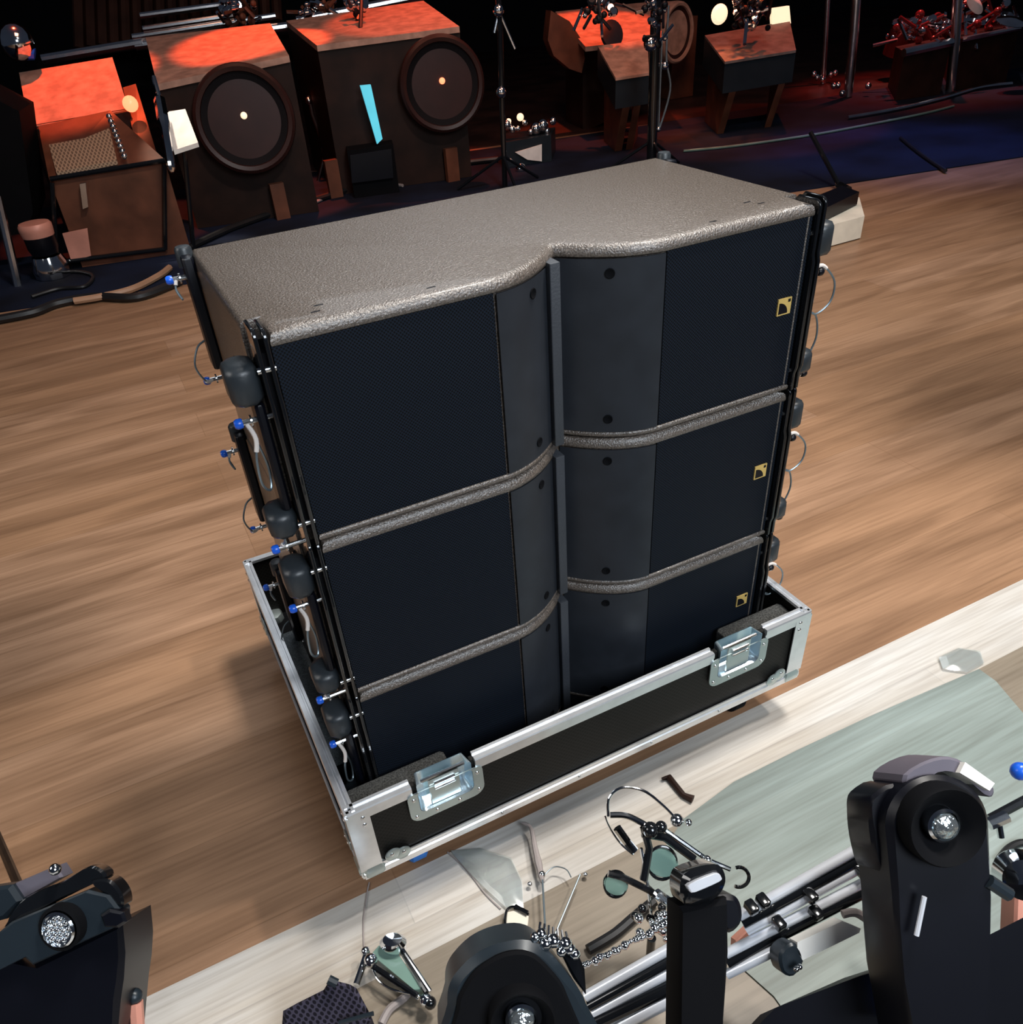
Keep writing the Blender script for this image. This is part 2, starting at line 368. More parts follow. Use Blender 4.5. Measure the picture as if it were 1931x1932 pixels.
        pin(-.002 if sx < 0 else W + .002, Y0 + .012, .082, [(0, 0, 0), (.010 * sx, -.01, .004), (.018 * sx, -.012, .028), (.008 * sx, -.005, .05), (-.004 * sx, 0, .056)], .022)
    return root
spk = make_speaker()
spk['label'] = 'bottom brown speaker, sunk into the silver-edged flight case'
spk.location = (0, 0, ZB)
for k, lab in ((1, 'middle brown speaker between the other two of the stack'), (2, 'topmost brown speaker with its broad textured lid in full view')):
    c = copy_tree(spk); c.location = (0, 0, ZB + PITCH * k); c['label'] = lab

# ------------------------------------------------------------ flight case base
CX0, CX1, CY0, CY1, CZ0, CZ1 = -.047, .777, -.065, .600, .090, .2465
fc = thing('flight_case_base', 'black open flight case base with silver edges holding the speaker stack', 'flight case', (.365, .27, 0))
t = .010
MB().box(CX0 + .004, CX1 - .004, CY0 + .004, CY1 - .004, CZ0, CZ0 + .010).build('base_board', 'matte_black', fc)
zt_, zb_ = CZ1 - .004, CZ1 - .0625
P_ = [(CX0 + .003, CZ0 + .01), (CX1 - .003, CZ0 + .01), (CX1 - .003, zt_)]
for lx in (.6285, .0975): P_ += [(lx + .0435, zt_), (lx + .0435, zb_), (lx - .0435, zb_), (lx - .0435, zt_)]
P_ += [(CX0 + .003, zt_)]
part(MB().prism([(x, CY0 + .002, z) for x, z in P_], (0, t - .002, 0)).build('case_panel', 'lam', fc, 20), 'front black laminate panel')
for nm, a in (('back', (CX0 + .003, CX1 - .003, CY1 - t, CY1 - .002)),
              ('left', (CX0 + .002, CX0 + t, CY0 + t, CY1 - t)), ('right', (CX1 - t, CX1 - .002, CY0 + t, CY1 - t))):
    part(MB().box(*a, CZ0 + .01, CZ1 - .004).build('case_panel', 'lam', fc), nm + ' black laminate panel')
LX0, LX1 = ((.052, .137), (.586, .671)), None
def rail(p0, p1, inward, z, flip=1):
    """stepped hybrid extrusion along the rim: profile in (outward, up)"""
    p0, p1 = V(p0), V(p1); o = -V(inward)
    prof = [(.000, -.022), (.0025, -.022), (.0025, -.012), (.0040, -.010), (.0040, -.002), (.0028, .0), (-.004, .0), (-.0045, -.002), (-.0075, -.002), (-.008, .0015), (-.0125, .0015), (-.0125, -.004), (-.004, -.006), (.0, -.010)]
    return MB().loft([[p + o * a + UP * (b * flip) + UP * z for a, b in prof] for p in (p0, p1)])
for x0, x1 in ((CX0, .048), (.147, .575), (.682, CX1)):
    rail((x0, CY0, 0), (x1, CY0, 0), (0, 1, 0), CZ1).build('rim_rail', 'alu', fc, 20)
rail((CX0, CY1, 0), (CX1, CY1, 0), (0, -1, 0), CZ1).build('rim_rail', 'alu', fc, 20)
rail((CX0, CY0, 0), (CX0, CY1, 0), (1, 0, 0), CZ1).build('rim_rail', 'alu', fc, 20)
rail((CX1, CY0, 0), (CX1, CY1, 0), (-1, 0, 0), CZ1).build('rim_rail', 'alu', fc, 20)
def lower(p0, p1, inward):
    p0, p1 = V(p0), V(p1); o = -V(inward)
    prof = [(0, .024), (.0022, .024), (.0022, .016), (.0042, .0145), (.0042, .006), (.0028, .003), (.0028, .0), (-.016, .0), (-.016, .002), (0, .003)]
    return MB().loft([[p + o * a + UP * (CZ0 - .002 + b) for a, b in prof] for p in (p0, p1)])
for a, c, i in (((CX0, CY0, 0), (CX1, CY0, 0), (0, 1, 0)), ((CX0, CY1, 0), (CX1, CY1, 0), (0, -1, 0)), ((CX0, CY0, 0), (CX0, CY1, 0), (1, 0, 0)), ((CX1, CY0, 0), (CX1, CY1, 0), (-1, 0, 0))):
    lower(a, c, i).build('bottom_rail', 'alu', fc, 20)
def rivet(b, c, n, r=.0036): b.lathe(c, n, [(r, -.001), (r, .0004), (r * .75, .0014), (r * .3, .0018)], 12)
for cx, sx in ((CX0, 1), (CX1, -1)):
    for cy, sy in ((CY0, 1), (CY1, -1)):
        e = MB(); x0, x1 = sorted((cx - sx * .0032, cx + sx * .030)); y0, y1 = sorted((cy - sy * .0032, cy + sy * .030))
        e.box(x0, x1, *sorted((cy - sy * .0034, cy - sy * .0015)), CZ0 + .02, CZ1 - .008)
        e.box(*sorted((cx - sx * .0034, cx - sx * .0015)), y0, y1, CZ0 + .02, CZ1 - .008)
        ce = e.build('corner_edge', 'alu', fc)
        rv = MB()
        for dx, dz in ((.020, .018), (.020, .034)):
            rivet(rv, (cx + sx * dx, cy - sy * .0034, CZ1 - dz), (0, -sy, 0)); rivet(rv, (cx - sx * .0034, cy + sy * dx, CZ1 - dz), (-sx, 0, 0))
        # ball corner: rounded shell with a two-lobed leaf on each face
        bc = MB()
        # rounded box shell
        R = .040
        bc.box(*sorted((cx - sx * .006, cx + sx * R)), *sorted((cy - sy * .006, cy + sy * R)), CZ0 - .005, CZ0 + .026, .010)
        for lobes, face in (((.048, .030), (.062, .024), (.036, .040)), 'y'), (((.048, .030), (.062, .024), (.036, .040)), 'x'):
            for dx, dz in lobes[:2]:
                if face == 'y': bc.lathe((cx + sx * dx, cy - sy * .003, CZ0 + dz), (0, -sy, 0), [(.013, 0), (.013, .0015), (.011, .0030), (.0005, .0032)], 20)
                else: bc.lathe((cx - sx * .003, cy + sy * dx, CZ0 + dz), (-sx, 0, 0), [(.013, 0), (.013, .0015), (.011, .0030), (.0005, .0032)], 20)
        for dx, dz in ((.046, .034), (.064, .028)):
            rivet(rv, (cx + sx * dx, cy - sy * .006, CZ0 + dz), (0, -sy, 0)); rivet(rv, (cx - sx * .006, cy + sy * dx, CZ0 + dz), (-sx, 0, 0))
        bc = bc.build('ball_corner', 'zinc', fc, 40); rv.split('rivet', 'steel', bc)
# recessed latches: dished plate let into the rim
for lx, lab in ((.0975, 'left'), (.6285, 'right')):
    wd, ht = .059, .078; y = CY0 - .0045; z1 = CZ1 - .008; z0 = CZ1 - ht
    def rr(hw, za, zb, r, yy):
        out = []
        for cx, cz, a0 in ((lx + hw - r, za + r, -90), (lx + hw - r * .5, zb - r * .5, 0), (lx - hw + r * .5, zb - r * .5, 90), (lx - hw + r, za + r, 180)):
            q = r if cz < (za + zb) / 2 else r * .5
            for k in range(6): a = math.radians(a0 + k * 18); out.append((cx + q * math.cos(a), yy, cz + q * math.sin(a)))
        return out
    zt = CZ1 + .003
    fl = MB(); o_ = rr(wd, z0, z1 - .008, .018, y); i_ = rr(.043, z0 + .016, z1 - .009, .010, y)
    n = len(o_); fl.add(o_ + i_ + [(x, y + .002, z) for x, _, z in o_], [(k, (k + 1) % n, n + (k + 1) % n, n + k) for k in range(n) if k != 11] + [(k, (k + 1) % n, 2 * n + (k + 1) % n, 2 * n + k) for k in range(n)])
    la = fl.build('latch', 'zinc', fc); part(la, lab + ' recessed zinc latch')
    dish = MB(); i2 = rr(.0425, z0 + .0165, zt, .010, y - .0002); i3 = rr(.038, z0 + .024, zt, .008, y + .020)
    nn_ = len(i2); dish.add(i2 + i3, [(j, (j + 1) % nn_, nn_ + (j + 1) % nn_, nn_ + j) for j in range(nn_) if j != 11]); dish.add(i3 + [(x, yy + .001, z) for x, yy, z in i3], [tuple(range(n))] + [tuple(range(2 * n - 1, n - 1, -1))])
    dish.build('dish', 'bright_zinc', la, 50)
    bar = MB(); bar.box(lx - .024, lx + .024, y + .003, y + .006, z0 + .020, CZ1 - .004, .002)
    bar.build('latch_plate', 'zinc', la)
    b2 = MB()
    for zz in (CZ1 - .012, CZ1 - .022): b2.tube([(lx - .016, y + .001, zz), (lx + .016, y + .001, zz)], .0026, 8)
    b2.tube([(lx - .034, y + .006, CZ1 - .002), (lx + .034, y + .006, CZ1 - .002)], .003, 8)
    b2.split('latch_bar', 'chrome', la)
    rv = MB()
    for dx, dz in ((-.050, .012), (.050, .012), (-.050, .050), (.050, .050), (-.018, .008), (.018, .008)): rivet(rv, (lx + dx, y, z0 + dz), (0, -1, 0), .0032)
    rv.split('rivet', 'steel', la)
rv = MB()
for x in (.18, .32, .46, .60): rivet(rv, (x, CY0 - .0042, CZ0 + .008), (0, -1, 0), .0026)
rv.split('rivet', 'steel', fc)
# foam padding
for nm, a, m in (('long grey foam pad along the left wall', (-.036, -.004, .145, .375, .10, .225), 'foam'), ('charcoal foam block behind the left latch', (-.036, .118, -.044, -.010, .10, .226), 'foam_dark'),
                 ('charcoal foam block behind the right latch', (.628, .766, -.044, -.006, .10, .226), 'foam_dark'), ('charcoal foam pad along the back wall', (.05, .70, .50, .585, .10, .20), 'foam_dark')):
    part(MB().box(*a, .004).build('foam_pad', m, fc), nm)
MB().box(0.02, .71, .02, .35, .10, .1335).build('riser_board', 'matte_black', fc)
for x in (.045, .685):
    for y in (.002, .545):
        c = MB().box(x - .035, x + .035, y - .035, y + .035, CZ0 - .006, CZ0 - .0005)
        c.box(x - .022, x - .018, y - .02, y + .02, .03, CZ0 - .004); c.box(x + .018, x + .022, y - .02, y + .02, .03, CZ0 - .004)
        c = c.build('caster', 'steel', fc)
        MB().lathe((x - .015, y, .038), (1, 0, 0), [(.012, 0), (.034, 0), (.038, .004), (.038, .026), (.034, .030), (.012, .030)], 28).build('wheel', 'tyre' if x < .1 else 'matte_black', c)

# ------------------------------------------------------------ back of the stage
b = MB()
b.prism([RO + RD * -6, RO + RD * 3.3, RO + RD * 14, RO + RD * 14 + RN * 3.0, RO + RD * 6.5 + RN * 2.6, RO + RD * 2.5 + RN * 2.2, RO + RD * -6 + RN * 2.2], (0, 0, .006))
tag(b.build('stage_carpet', 'navy'), 'dark navy carpet runner laid behind the speaker stack', 'carpet')

def wedge(fl, fr, s1, bl, br, s2, drop=None, th=.0):
    """solid whose top face has its front edge on plane s1 and its back edge on plane s2"""
    top = [row(*fl, s1), row(*fr, s1), row(*br, s2), row(*bl, s2)]
    if drop is None: bot = [V((p.x, p.y, .007)) for p in top]
    else: bot = [p - UP * drop for p in top]
    return MB().loft([bot, top])
def disc(parent, u, v, ru, s, m_rim='rim', m_cone='cone', tilt=.0, thick=.16, sx=1.0, glow='white_lamp', yaw=0.0):
    c = row(u, v, s); r = (row(u + ru, v, s) - row(u - ru, v, s)).length / 2
    n = (-RN + UP * tilt + RD * yaw).normalized()
    h = MB().lathe(c, n, [(r * .86, -thick), (r * 1.0, -thick * .8), (r * 1.06, -.03), (r * 1.04, .0), (r * .98, .012), (r * .90, .006), (r * .88, -.02)], 48, sx, RD).build('hoop', m_rim, parent)
    MB().lathe(c, n, [(r * .885, -.03), (r * .885, -.012), (r * .5, -.035), (r * .14, -.055), (r * .12, -.03), (r * .05, -.022), (.0005, -.02)], 48, sx, RD).build('cone', m_cone, parent)
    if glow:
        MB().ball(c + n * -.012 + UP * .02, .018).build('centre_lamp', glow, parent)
    return h

# left console with woven sloping panel
s0 = s_at(150, 508)
g = thing('stage_console', 'low brown console with a woven sloping panel at far left', 'console', row(110, 500, s0))
g.location.z = 0
wedge((92, 335), (310, 300), s0, (72, 238), (208, 208), s0 + .45).build('body', 'amp_brown', g)
wv = wedge((108, 330), (222, 307), s0 - .005, (86, 247), (202, 222), s0 + .44, .02)
o = wv.build('woven_panel', dots('woven straw panel', (.20, .13, .09), (.52, .36, .24), .013, .6), g); o.location.z += .012
k = MB()
for i in range(9): k.ball(row(208 + i * 3.6, 226 + i * 9.4, s0 + .40 - i * .05) + UP * .015, .016)
k.split('knob', 'chrome', g)
k = MB()
for (a, c) in (((95, 338), (312, 303)), ((98, 344), (108, 495)), ((310, 310), (312, 470)), ((108, 495), (312, 470))): k.tube([row(*a, s0 - .02), row(*c, s0 - .02)], .012, 8)
k.split('edge_trim', 'gloss_black', g)
MB().prism([row(118, 440, s0 - .02), row(165, 430, s0 - .02), row(172, 482, s0 - .02), row(135, 492, s0 - .02)], RN * -.006).build('label_plate', 'copper', g)
MB().prism([row(152, 345, s0 - .02), row(163, 343, s0 - .02), row(168, 388, s0 - .02), row(158, 392, s0 - .02)], RN * -.03).build('bracket', 'steel', g)

# sloping monitors with covers
g = thing('wedge_monitor', 'wedge monitor with an orange-lit cloth lid behind the woven console', 'monitor', row(130, 420, s0 + .6)); g.location.z = 0
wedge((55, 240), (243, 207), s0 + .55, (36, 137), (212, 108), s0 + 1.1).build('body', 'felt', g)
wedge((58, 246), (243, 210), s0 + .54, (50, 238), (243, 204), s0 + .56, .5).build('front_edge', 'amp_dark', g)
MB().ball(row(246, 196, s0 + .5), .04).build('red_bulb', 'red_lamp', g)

sB = s_at(470, 420)
def horn_cab(lid, front, s1, s2, base, c, ru, label, name='horn_speaker', **kw):
    g = thing(name, label, 'speaker', row(base[0], base[1], s1)); g.location.z = 0
    fl, fr, bl, br = lid
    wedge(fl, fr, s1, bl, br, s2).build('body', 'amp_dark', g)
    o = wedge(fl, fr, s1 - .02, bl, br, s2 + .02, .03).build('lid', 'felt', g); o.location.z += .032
    disc(g, *c, ru, s1 - .10, thick=.12, **kw)
    k = MB()
    for x in (fl[0] + 20, fr[0] - 20):
        p = row(x, base[1] - 30, s1 - .02); k.box(p.x - .04, p.x + .04, p.y - .05, p.y - .01, .007, max(.2, p.z))
    k.split('foot_block', 'amp_brown', g)
    return g
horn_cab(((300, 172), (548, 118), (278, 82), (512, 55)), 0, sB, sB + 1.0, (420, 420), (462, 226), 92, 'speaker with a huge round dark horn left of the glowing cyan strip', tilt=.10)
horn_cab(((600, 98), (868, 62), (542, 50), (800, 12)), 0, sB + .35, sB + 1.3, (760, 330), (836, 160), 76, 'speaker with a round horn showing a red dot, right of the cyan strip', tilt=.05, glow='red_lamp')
for u, lab in ((690, 0),):
    o = MB().prism([row(680, 162, sB + .2), row(700, 160, sB + .2), row(722, 262, sB + .2), row(712, 272, sB + .2)], RN * .03).build('cyan_strip_lamp', 'cyan_lamp')
    tag(o, 'narrow glowing cyan strip lamp between the two round horns', 'lamp')
# side console between left console and first horn
g = thing('side_console', 'small brown side console under the white sheet music', 'console', row(330, 430, sB - .2)); g.location.z = 0
wedge((262, 296), (296, 290), sB - .25, (232, 165), (256, 158), sB + .35).build('body', 'amp_brown', g)
g = thing('sheet_music', 'x', 'paper', row(345, 400, sB - .45)); g.location.z = 0
MB().prism([row(330, 292, sB - .5), row(376, 277, sB - .5), row(352, 214, sB - .3), row(312, 220, sB - .3)], (0, 0, .02)).build('sheet', 'white', g)
MB().tube([g.location + UP * .01, row(345, 262, sB - .45) - UP * .01], .012).build('stand_pole', 'gloss_black', g)
tag(g, 'brightly lit white sheet music left of the large round horn', 'paper')
o = MB().tube(smooth_path([row(290, 145, sB - .25), row(302, 190, sB - .35), row(312, 245, sB - .6), row(325, 325, sB - .7)]), [.012] * 6 + [.03] * 6 + [.02] * 6 + [.008]).build('desk_lamp_arm', 'chrome')
tag(o, 'shiny curved lamp arm standing beside the white sheet music', 'lamp')
# dark monitor box below cyan strip
g = thing('black_subwoofer', 'plain black box standing below the cyan strip', 'speaker', on_z(700, 372)); 
s3 = s_at(700, 350) - .32
wedge((655, 285), (742, 272), s3, (650, 262), (735, 250), s3 + .4).build('body', 'matte_black', g)
MB().prism([row(660, 292, s3 - .01), row(738, 280, s3 - .01), row(742, 335, s3 - .01), row(664, 345, s3 - .01)], RN * -.012).build('grille', 'black', g)
# metal adapter stuff near it
g = thing('floor_tripod', 'small chrome tripod with a blue clamp beside the black box', 'tripod', on_z(620, 345))
s4 = s_at(620, 340)
k = MB(); k.tube([row(583, 180, s4), row(590, 215, s4), row(615, 285, s4)], .014); k.tube([row(615, 285, s4), row(600, 345, s4)], .012).tube([row(615, 285, s4), row(648, 340, s4 - .1)], .012).split('leg', 'chrome', g)
MB().ball(row(618, 281, s4 - .02), .045).ball(row(583, 190, s4), .025).split('clamp_knob', 'chrome', g)
c = row(638, 285, s4); MB().box(c.x - .04, c.x + .04, c.y - .03, c.y + .03, c.z - .07, c.z + .07, .01).build('clamp', 'blue', g)

def mic_stand(name, label, px, s, r, base_u=None, mat_='chrome', legs=True, group=None):
    pts_ = [row(u, v, s) for u, v in px]
    g = thing(name, label, 'stand', (pts_[-1].x, pts_[-1].y, .006), group)
    foot = V((pts_[-1].x, pts_[-1].y, .012))
    MB().tube(pts_[:-1] + [foot], r, 12).build('pole', mat_, g)
    if legs:
        k = MB()
        for a in (20, 140, 260):
            k.tube([foot + UP * .18, foot + V((math.cos(math.radians(a)) * .3, math.sin(math.radians(a)) * .3, 0))], .009, 8)
        k.split('leg', 'gloss_black', g)
    return g
g = mic_stand('microphone_stand', 'slim stand rising behind the cluttered chrome box', [(938, -60), (944, 60), (947, 180), (950, 300)], sB - .1, .016, mat_='gloss_black')
MB().ball(row(946, 174, sB - .13), .03).ball(row(941, 20, sB - .13), .03).split('clutch', 'chrome', g)
MB().tube([row(941, 20, sB - .1), row(972, 92, sB - .1)], .008).tube([row(941, 25, sB - .1), row(933, 62, sB - .1)], .008).split('boom_wire', 'steel', g)
# clutter box with glossy front
s5 = s_at(1000, 312)
g = thing('effects_box', 'small dark metal box with a glossy white face at the foot of the slim stand', 'box', on_z(1000, 315))
wedge((948, 270), (1040, 254), s5, (950, 252), (1048, 240), s5 + .3).build('body', 'case_grey', g)
MB().prism([row(972, 287, s5 - .01), row(1022, 272, s5 - .01), row(1022, 304, s5 - .01), row(995, 301, s5 - .01)], RN * -.01).build('white_face', 'white', g)
k = MB(); [k.ball(row(958 + i * 11 + random.uniform(-3, 3), 246 - i * .8 + random.uniform(-14, 10), s5 + .1), random.uniform(.018, .04)) for i in range(9)]
k.split('knob', 'chrome', g)
MB().ball(row(960, 229, s5 + .1), .018).ball(row(982, 221, s5 + .1), .024).split('lamp', 'white_lamp', g)
MB().ball(row(983, 319, s5 - .15), .035).build('foot', 'chrome', g)

# right hand keyboards
s6 = s_at(1200, 290)
def keyboard(fl, fr, s1, bl, br, s2, low, label, lid='felt', legs=((0, 0),), cat='keyboard'):
    g = thing('stage_keyboard', label, cat, row(legs[0][0], legs[0][1], s1)); g.location.z = 0
    top = [row(*fl, s1), row(*fr, s1), row(*br, s2), row(*bl, s2)]
    MB().loft([[p - UP * low for p in top], top]).build('body', 'case_grey', g)
    o = wedge(fl, fr, s1 - .01, bl, br, s2, .015).build('cover', lid, g); o.location.z += .017
    for a, c, sg in ((0, 3, 1), (1, 2, -1)):
        A_, C_ = top[a] - UP * (low - .002), top[c] - UP * (low - .002); i_ = RD * .05 * sg
        P_ = [A_ + i_, C_ + i_, V((C_.x, C_.y, .007)) + i_, V((A_.x, A_.y, .007)) + i_ + RN * .12]
        MB().prism(P_, RD * .05 * sg).build('side_panel', 'amp_brown', g)
    A_, B_ = top[0] + RN * .22 + RD * .12, top[1] + RN * .22 - RD * .12
    MB().prism([V((A_.x, A_.y, .3)), V((B_.x, B_.y, .3)), V((B_.x, B_.y, .38)), V((A_.x, A_.y, .38))], RN * .04).build('cross_bar', 'amp_dark', g)
    return g
keyboard((1162, 153), (1225, 143), s6, (1128, 92), (1222, 80), s6 + .5, .16, 'keyboard under a pinkish cover, left of the tall pole', legs=((1130, 250), (1190, 250)))
keyboard((1368, 122), (1502, 100), s6 + .1, (1330, 72), (1490, 44), s6 + .7, .17, 'keyboard under a grey cover, right of the dark red drum', 'grey_cover', legs=((1345, 220), (1420, 200), (1510, 190)))
g = thing('amplifier_cabinet', 'round-sided brown cabinet with an orange-lit lid behind the pinkish keyboard', 'cabinet', row(1090, 250, s6 + .8)); g.location.z = 0
s7 = s6 + .75
o = wedge((1105, 88), (1255, 72), s7, (1048, 22), (1220, 4), s7 + .9, .03).build('lid', 'felt', g)
pr = [row(u, v, s7 + .2) for u, v in [(1040, 20), (1075, 40), (1100, 78), (1104, 110), (1098, 138), (1075, 130), (1045, 105), (1034, 75)]]
MB().prism(pr, RN * .12).build('side_cheek', 'amp_brown', g)
MB().prism([row(u, v, s7 + .3) for u, v in [(1100, 95), (1225, 80), (1225, 190), (1100, 250)]], RN * .4).build('body', 'amp_dark', g)
# desk bits on top
o = MB().lathe(row(1155, 65, s7 - .1), (-RN + UP * 1.0 + RD * .3), [(.05, -.03), (.08, -.01), (.08, .01), (.03, .03)], 20, 1.5).build('desk_mouse', 'case_grey'); tag(o, 'dark blue oval gadget lying on the orange-lit lid', 'gadget')
# dark red drum
g = thing('bass_drum', 'dark red round drum seen right behind the tall pole', 'drum', row(1300, 180, s6 + 1.75)); g.location.z = 0
disc(g, 1280, 62, 44, s6 + 1.5, 'felt', 'rim', yaw=.35, glow=None, thick=.35, sx=.8)
MB().box(g.location.x - .12, g.location.x + .12, g.location.y + .1, g.location.y + .3, .007, .6).build('stand', 'amp_brown', g)
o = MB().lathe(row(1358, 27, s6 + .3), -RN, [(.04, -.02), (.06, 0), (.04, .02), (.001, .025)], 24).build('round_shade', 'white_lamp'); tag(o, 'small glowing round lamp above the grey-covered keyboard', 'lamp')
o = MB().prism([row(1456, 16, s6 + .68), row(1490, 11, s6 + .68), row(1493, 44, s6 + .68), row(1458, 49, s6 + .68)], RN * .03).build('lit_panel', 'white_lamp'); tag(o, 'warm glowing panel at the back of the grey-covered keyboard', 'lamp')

def glitter(name, label, u0, u1, v0, v1, s, n, r, mats_, cat='hardware'):
    g = thing(name, label, cat, row((u0 + u1) / 2, v1, s)); 
    for mm_ in mats_:
        k = MB()
        for i in range(n):
            p = row(random.uniform(u0, u1), random.uniform(v0, v1), s + random.uniform(-.15, .15))
            q = random.random()
            if q < .45: k.ball(p, random.uniform(.4, 1) * r, 8)
            elif q < .8: k.tube([p, p + V((random.uniform(-1, 1), random.uniform(-1, 1), random.uniform(-1, 1))) * r * 4], r * .35, 6)
            else: k.lathe(p, V((random.uniform(-1, 1), -1, random.uniform(0, 1))), [(r * .7, -r * .4), (r, 0), (r * .7, r * .5)], 12)
        k.build('fittings', mm_, g)['kind'] = 'stuff'
    return g
glitter('cymbal_hardware', 'cluster of chrome fittings on the grey-covered keyboard', 1385, 1450, 0, 55, s6 + .25, 18, .035, ('chrome', 'black'))
glitter('pole_clamps', 'cluster of chrome clamps at the top of the tall pole', 1215, 1255, 0, 85, s6 - .9, 14, .022, ('chrome', 'black'))
glitter('table_fittings', 'cluster of chrome and black fittings on the orange-lit lid', 1100, 1160, 0, 40, s6 + .5, 14, .03, ('chrome', 'case_grey'))
# keyboard percussion along the very top left
g = thing('percussion_rack', 'long percussion rack with chrome rails along the top left', 'rack', row(300, 140, sB + 1.6)); g.location.z = 0
k = MB()
for a, c, r in (((255, 86), (560, 48), .03), ((80, 112), (270, 80), .03), ((270, 55), (440, 30), .02), ((265, 30), (430, 8), .02), ((250, 70), (520, 30), .02), ((560, 40), (800, -8), .03)): k.tube([row(*a, sB + 1.5), row(*c, sB + 1.5)], r, 10)
k.split('rail', 'steel', g)
k = MB()
for i in range(18): k.tube([row(150 + i * 22, 92 - i * 3, sB + 1.55), row(146 + i * 22, -30, sB + 1.7)], .035, 8)
k.split('bar', 'amp_dark', g)
MB().prism([row(70, 118, sB + 1.9), row(560, 55, sB + 1.9), row(560, 120, sB + 1.9), row(70, 190, sB + 1.9)], RN * .1).build('skirt', 'matte_black', g)
glitter('rack_fittings', 'small chrome fittings on the percussion rack above the first horn', 420, 480, 0, 45, sB + 1.3, 14, .03, ('chrome', 'amp_brown'))
glitter('music_stand_head', 'chrome goblet-like fitting on the second horn speaker lid', 655, 690, 0, 28, sB + .9, 8, .035, ('chrome', 'case_grey'))
g = thing('blue_handled_knob', 'bright chrome knob with a bluish handle at the far left edge', 'knob', row(30, 85, sB + .6))
MB().ball(row(32, 80, sB + .6), .09).build('ball', 'chrome', g); MB().tube([row(38, 92, sB + .6), row(66, 102, sB + .6)], [.06, .03]).build('handle', 'blue', g)  # chrome ball with a blue-coloured handle

# poles and drum kit at right
for i, (px, lab, r) in enumerate((([(1566, -80), (1560, 40), (1553, 160)], 'slim chrome pole, left one of the pair right of the grey-covered keyboard', .022), ([(1622, -80), (1612, 60), (1600, 185)], 'thicker chrome pole, right one of the pair beside the drum kit', .035))):
    g = mic_stand('support_pole', lab, px, s_at(*px[-1]), r, mat_='steel', legs=False, group=None)
    glt = MB(); f = row(*px[-1], s_at(*px[-1]))
    for a in range(5): glt.ball(f + V((random.uniform(-.12, .12), random.uniform(-.1, .1), .04 + random.uniform(0, .08))), .025)
    glt.build('base_clamp', 'chrome', g)
g = mic_stand('support_pole', 'silver pole standing right of the black trunk with the chrome edge', [(1812, -80), (1803, 80), (1795, 165)], s_at(1795, 175), .035, mat_='steel', legs=False)
sD = s_at(1740, 185)
g = thing('equipment_case', 'black trunk with a chrome top edge under the red drums', 'trunk', on_z(1750, 188))
wedge((1708, 98), (1796, 80), sD, (1690, 88), (1780, 70), sD + .6).build('body', 'amp_dark', g)
MB().tube([row(1706, 100, sD - .02), row(1797, 80, sD - .02)], .03, 8).build('edge', 'chrome', g)
g = thing('equipment_case', 'dark trunk at the right edge behind the silver pole', 'trunk', on_z(1880, 160))
wedge((1815, 74), (1925, 52), sD + .1, (1800, 62), (1915, 42), sD + .7).build('body', 'amp_dark', g)
MB().tube([row(1815, 75, sD + .08), row(1925, 53, sD + .08)], .018, 8).build('edge', 'steel', g)
for i, (u, v, r, lab) in enumerate(((1710, 52, 30, 'dark red tom drum, leftmost above the chrome-edged trunk'), (1765, 48, 30, 'dark red tom drum just left of the silver pole'), (1838, 45, 28, 'dark red tom drum just right of the silver pole'), (1895, 38, 26, 'dark red tom drum nearest the right edge'))):
    c = row(u, v, sD + .85); rr_ = (row(u + r * .85, v, sD + .85) - c).length
    g = thing('tom_drum', lab, 'drum', c - UP * .15, 'red toms of the drum kit')
    ax_ = (UP + -RN * .25)
    MB().lathe(c, ax_, [(rr_ * .9, -.20), (rr_ * .9, .0), (.001, .0)], 28).build('shell', 'red_gloss', g)
    MB().lathe(c, ax_, [(rr_ * .93, .0), (rr_ * .97, .01), (rr_ * .97, .03), (rr_ * .9, .035), (rr_ * .88, .01)], 28).build('rim', 'chrome', g)
    k = MB(); [k.ball(c + V((math.cos(a) * rr_, math.sin(a) * rr_, -.06)), .022, 8) for a in [j * math.pi / 3 for j in range(6)]]; k.split('lug', 'chrome', g)
    MB().tube([c - ax_ * .2, V((c.x, c.y, .0))], .02).build('stand', 'steel', g)
o = MB().lathe(row(1910, 40, sD - .1), (-RN * .3 + UP), [(.11, -.004), (.11, 0), (.02, .02)], 28).build('cymbal', 'chrome'); tag(o, 'small chrome cymbal in front of the rightmost red tom', 'cymbal')
o = MB().lathe(row(1840, 8, sD + .1), (-RN + UP * .3), [(.09, -.004), (.09, 0), (.02, .02)], 28, .5).build('cymbal', 'white'); tag(o, 'bright tilted white cymbal at the top right edge', 'cymbal')

glitter('drum_hardware', 'cluster of red and chrome drum fittings above the chrome-edged case', 1680, 1790, 25, 78, sD + .3, 16, .035, ('chrome', 'red_gloss'))
glitter('drum_hardware', 'cluster of red and chrome drum fittings at the right edge', 1812, 1925, 5, 62, sD + .3, 16, .035, ('chrome', 'red_gloss'))
glitter('rack_fittings', 'reddish clutter of fittings along the top edge left of the slim stand', 560, 640, 0, 30, sB + 1.45, 12, .035, ('chrome', 'amp_brown'))
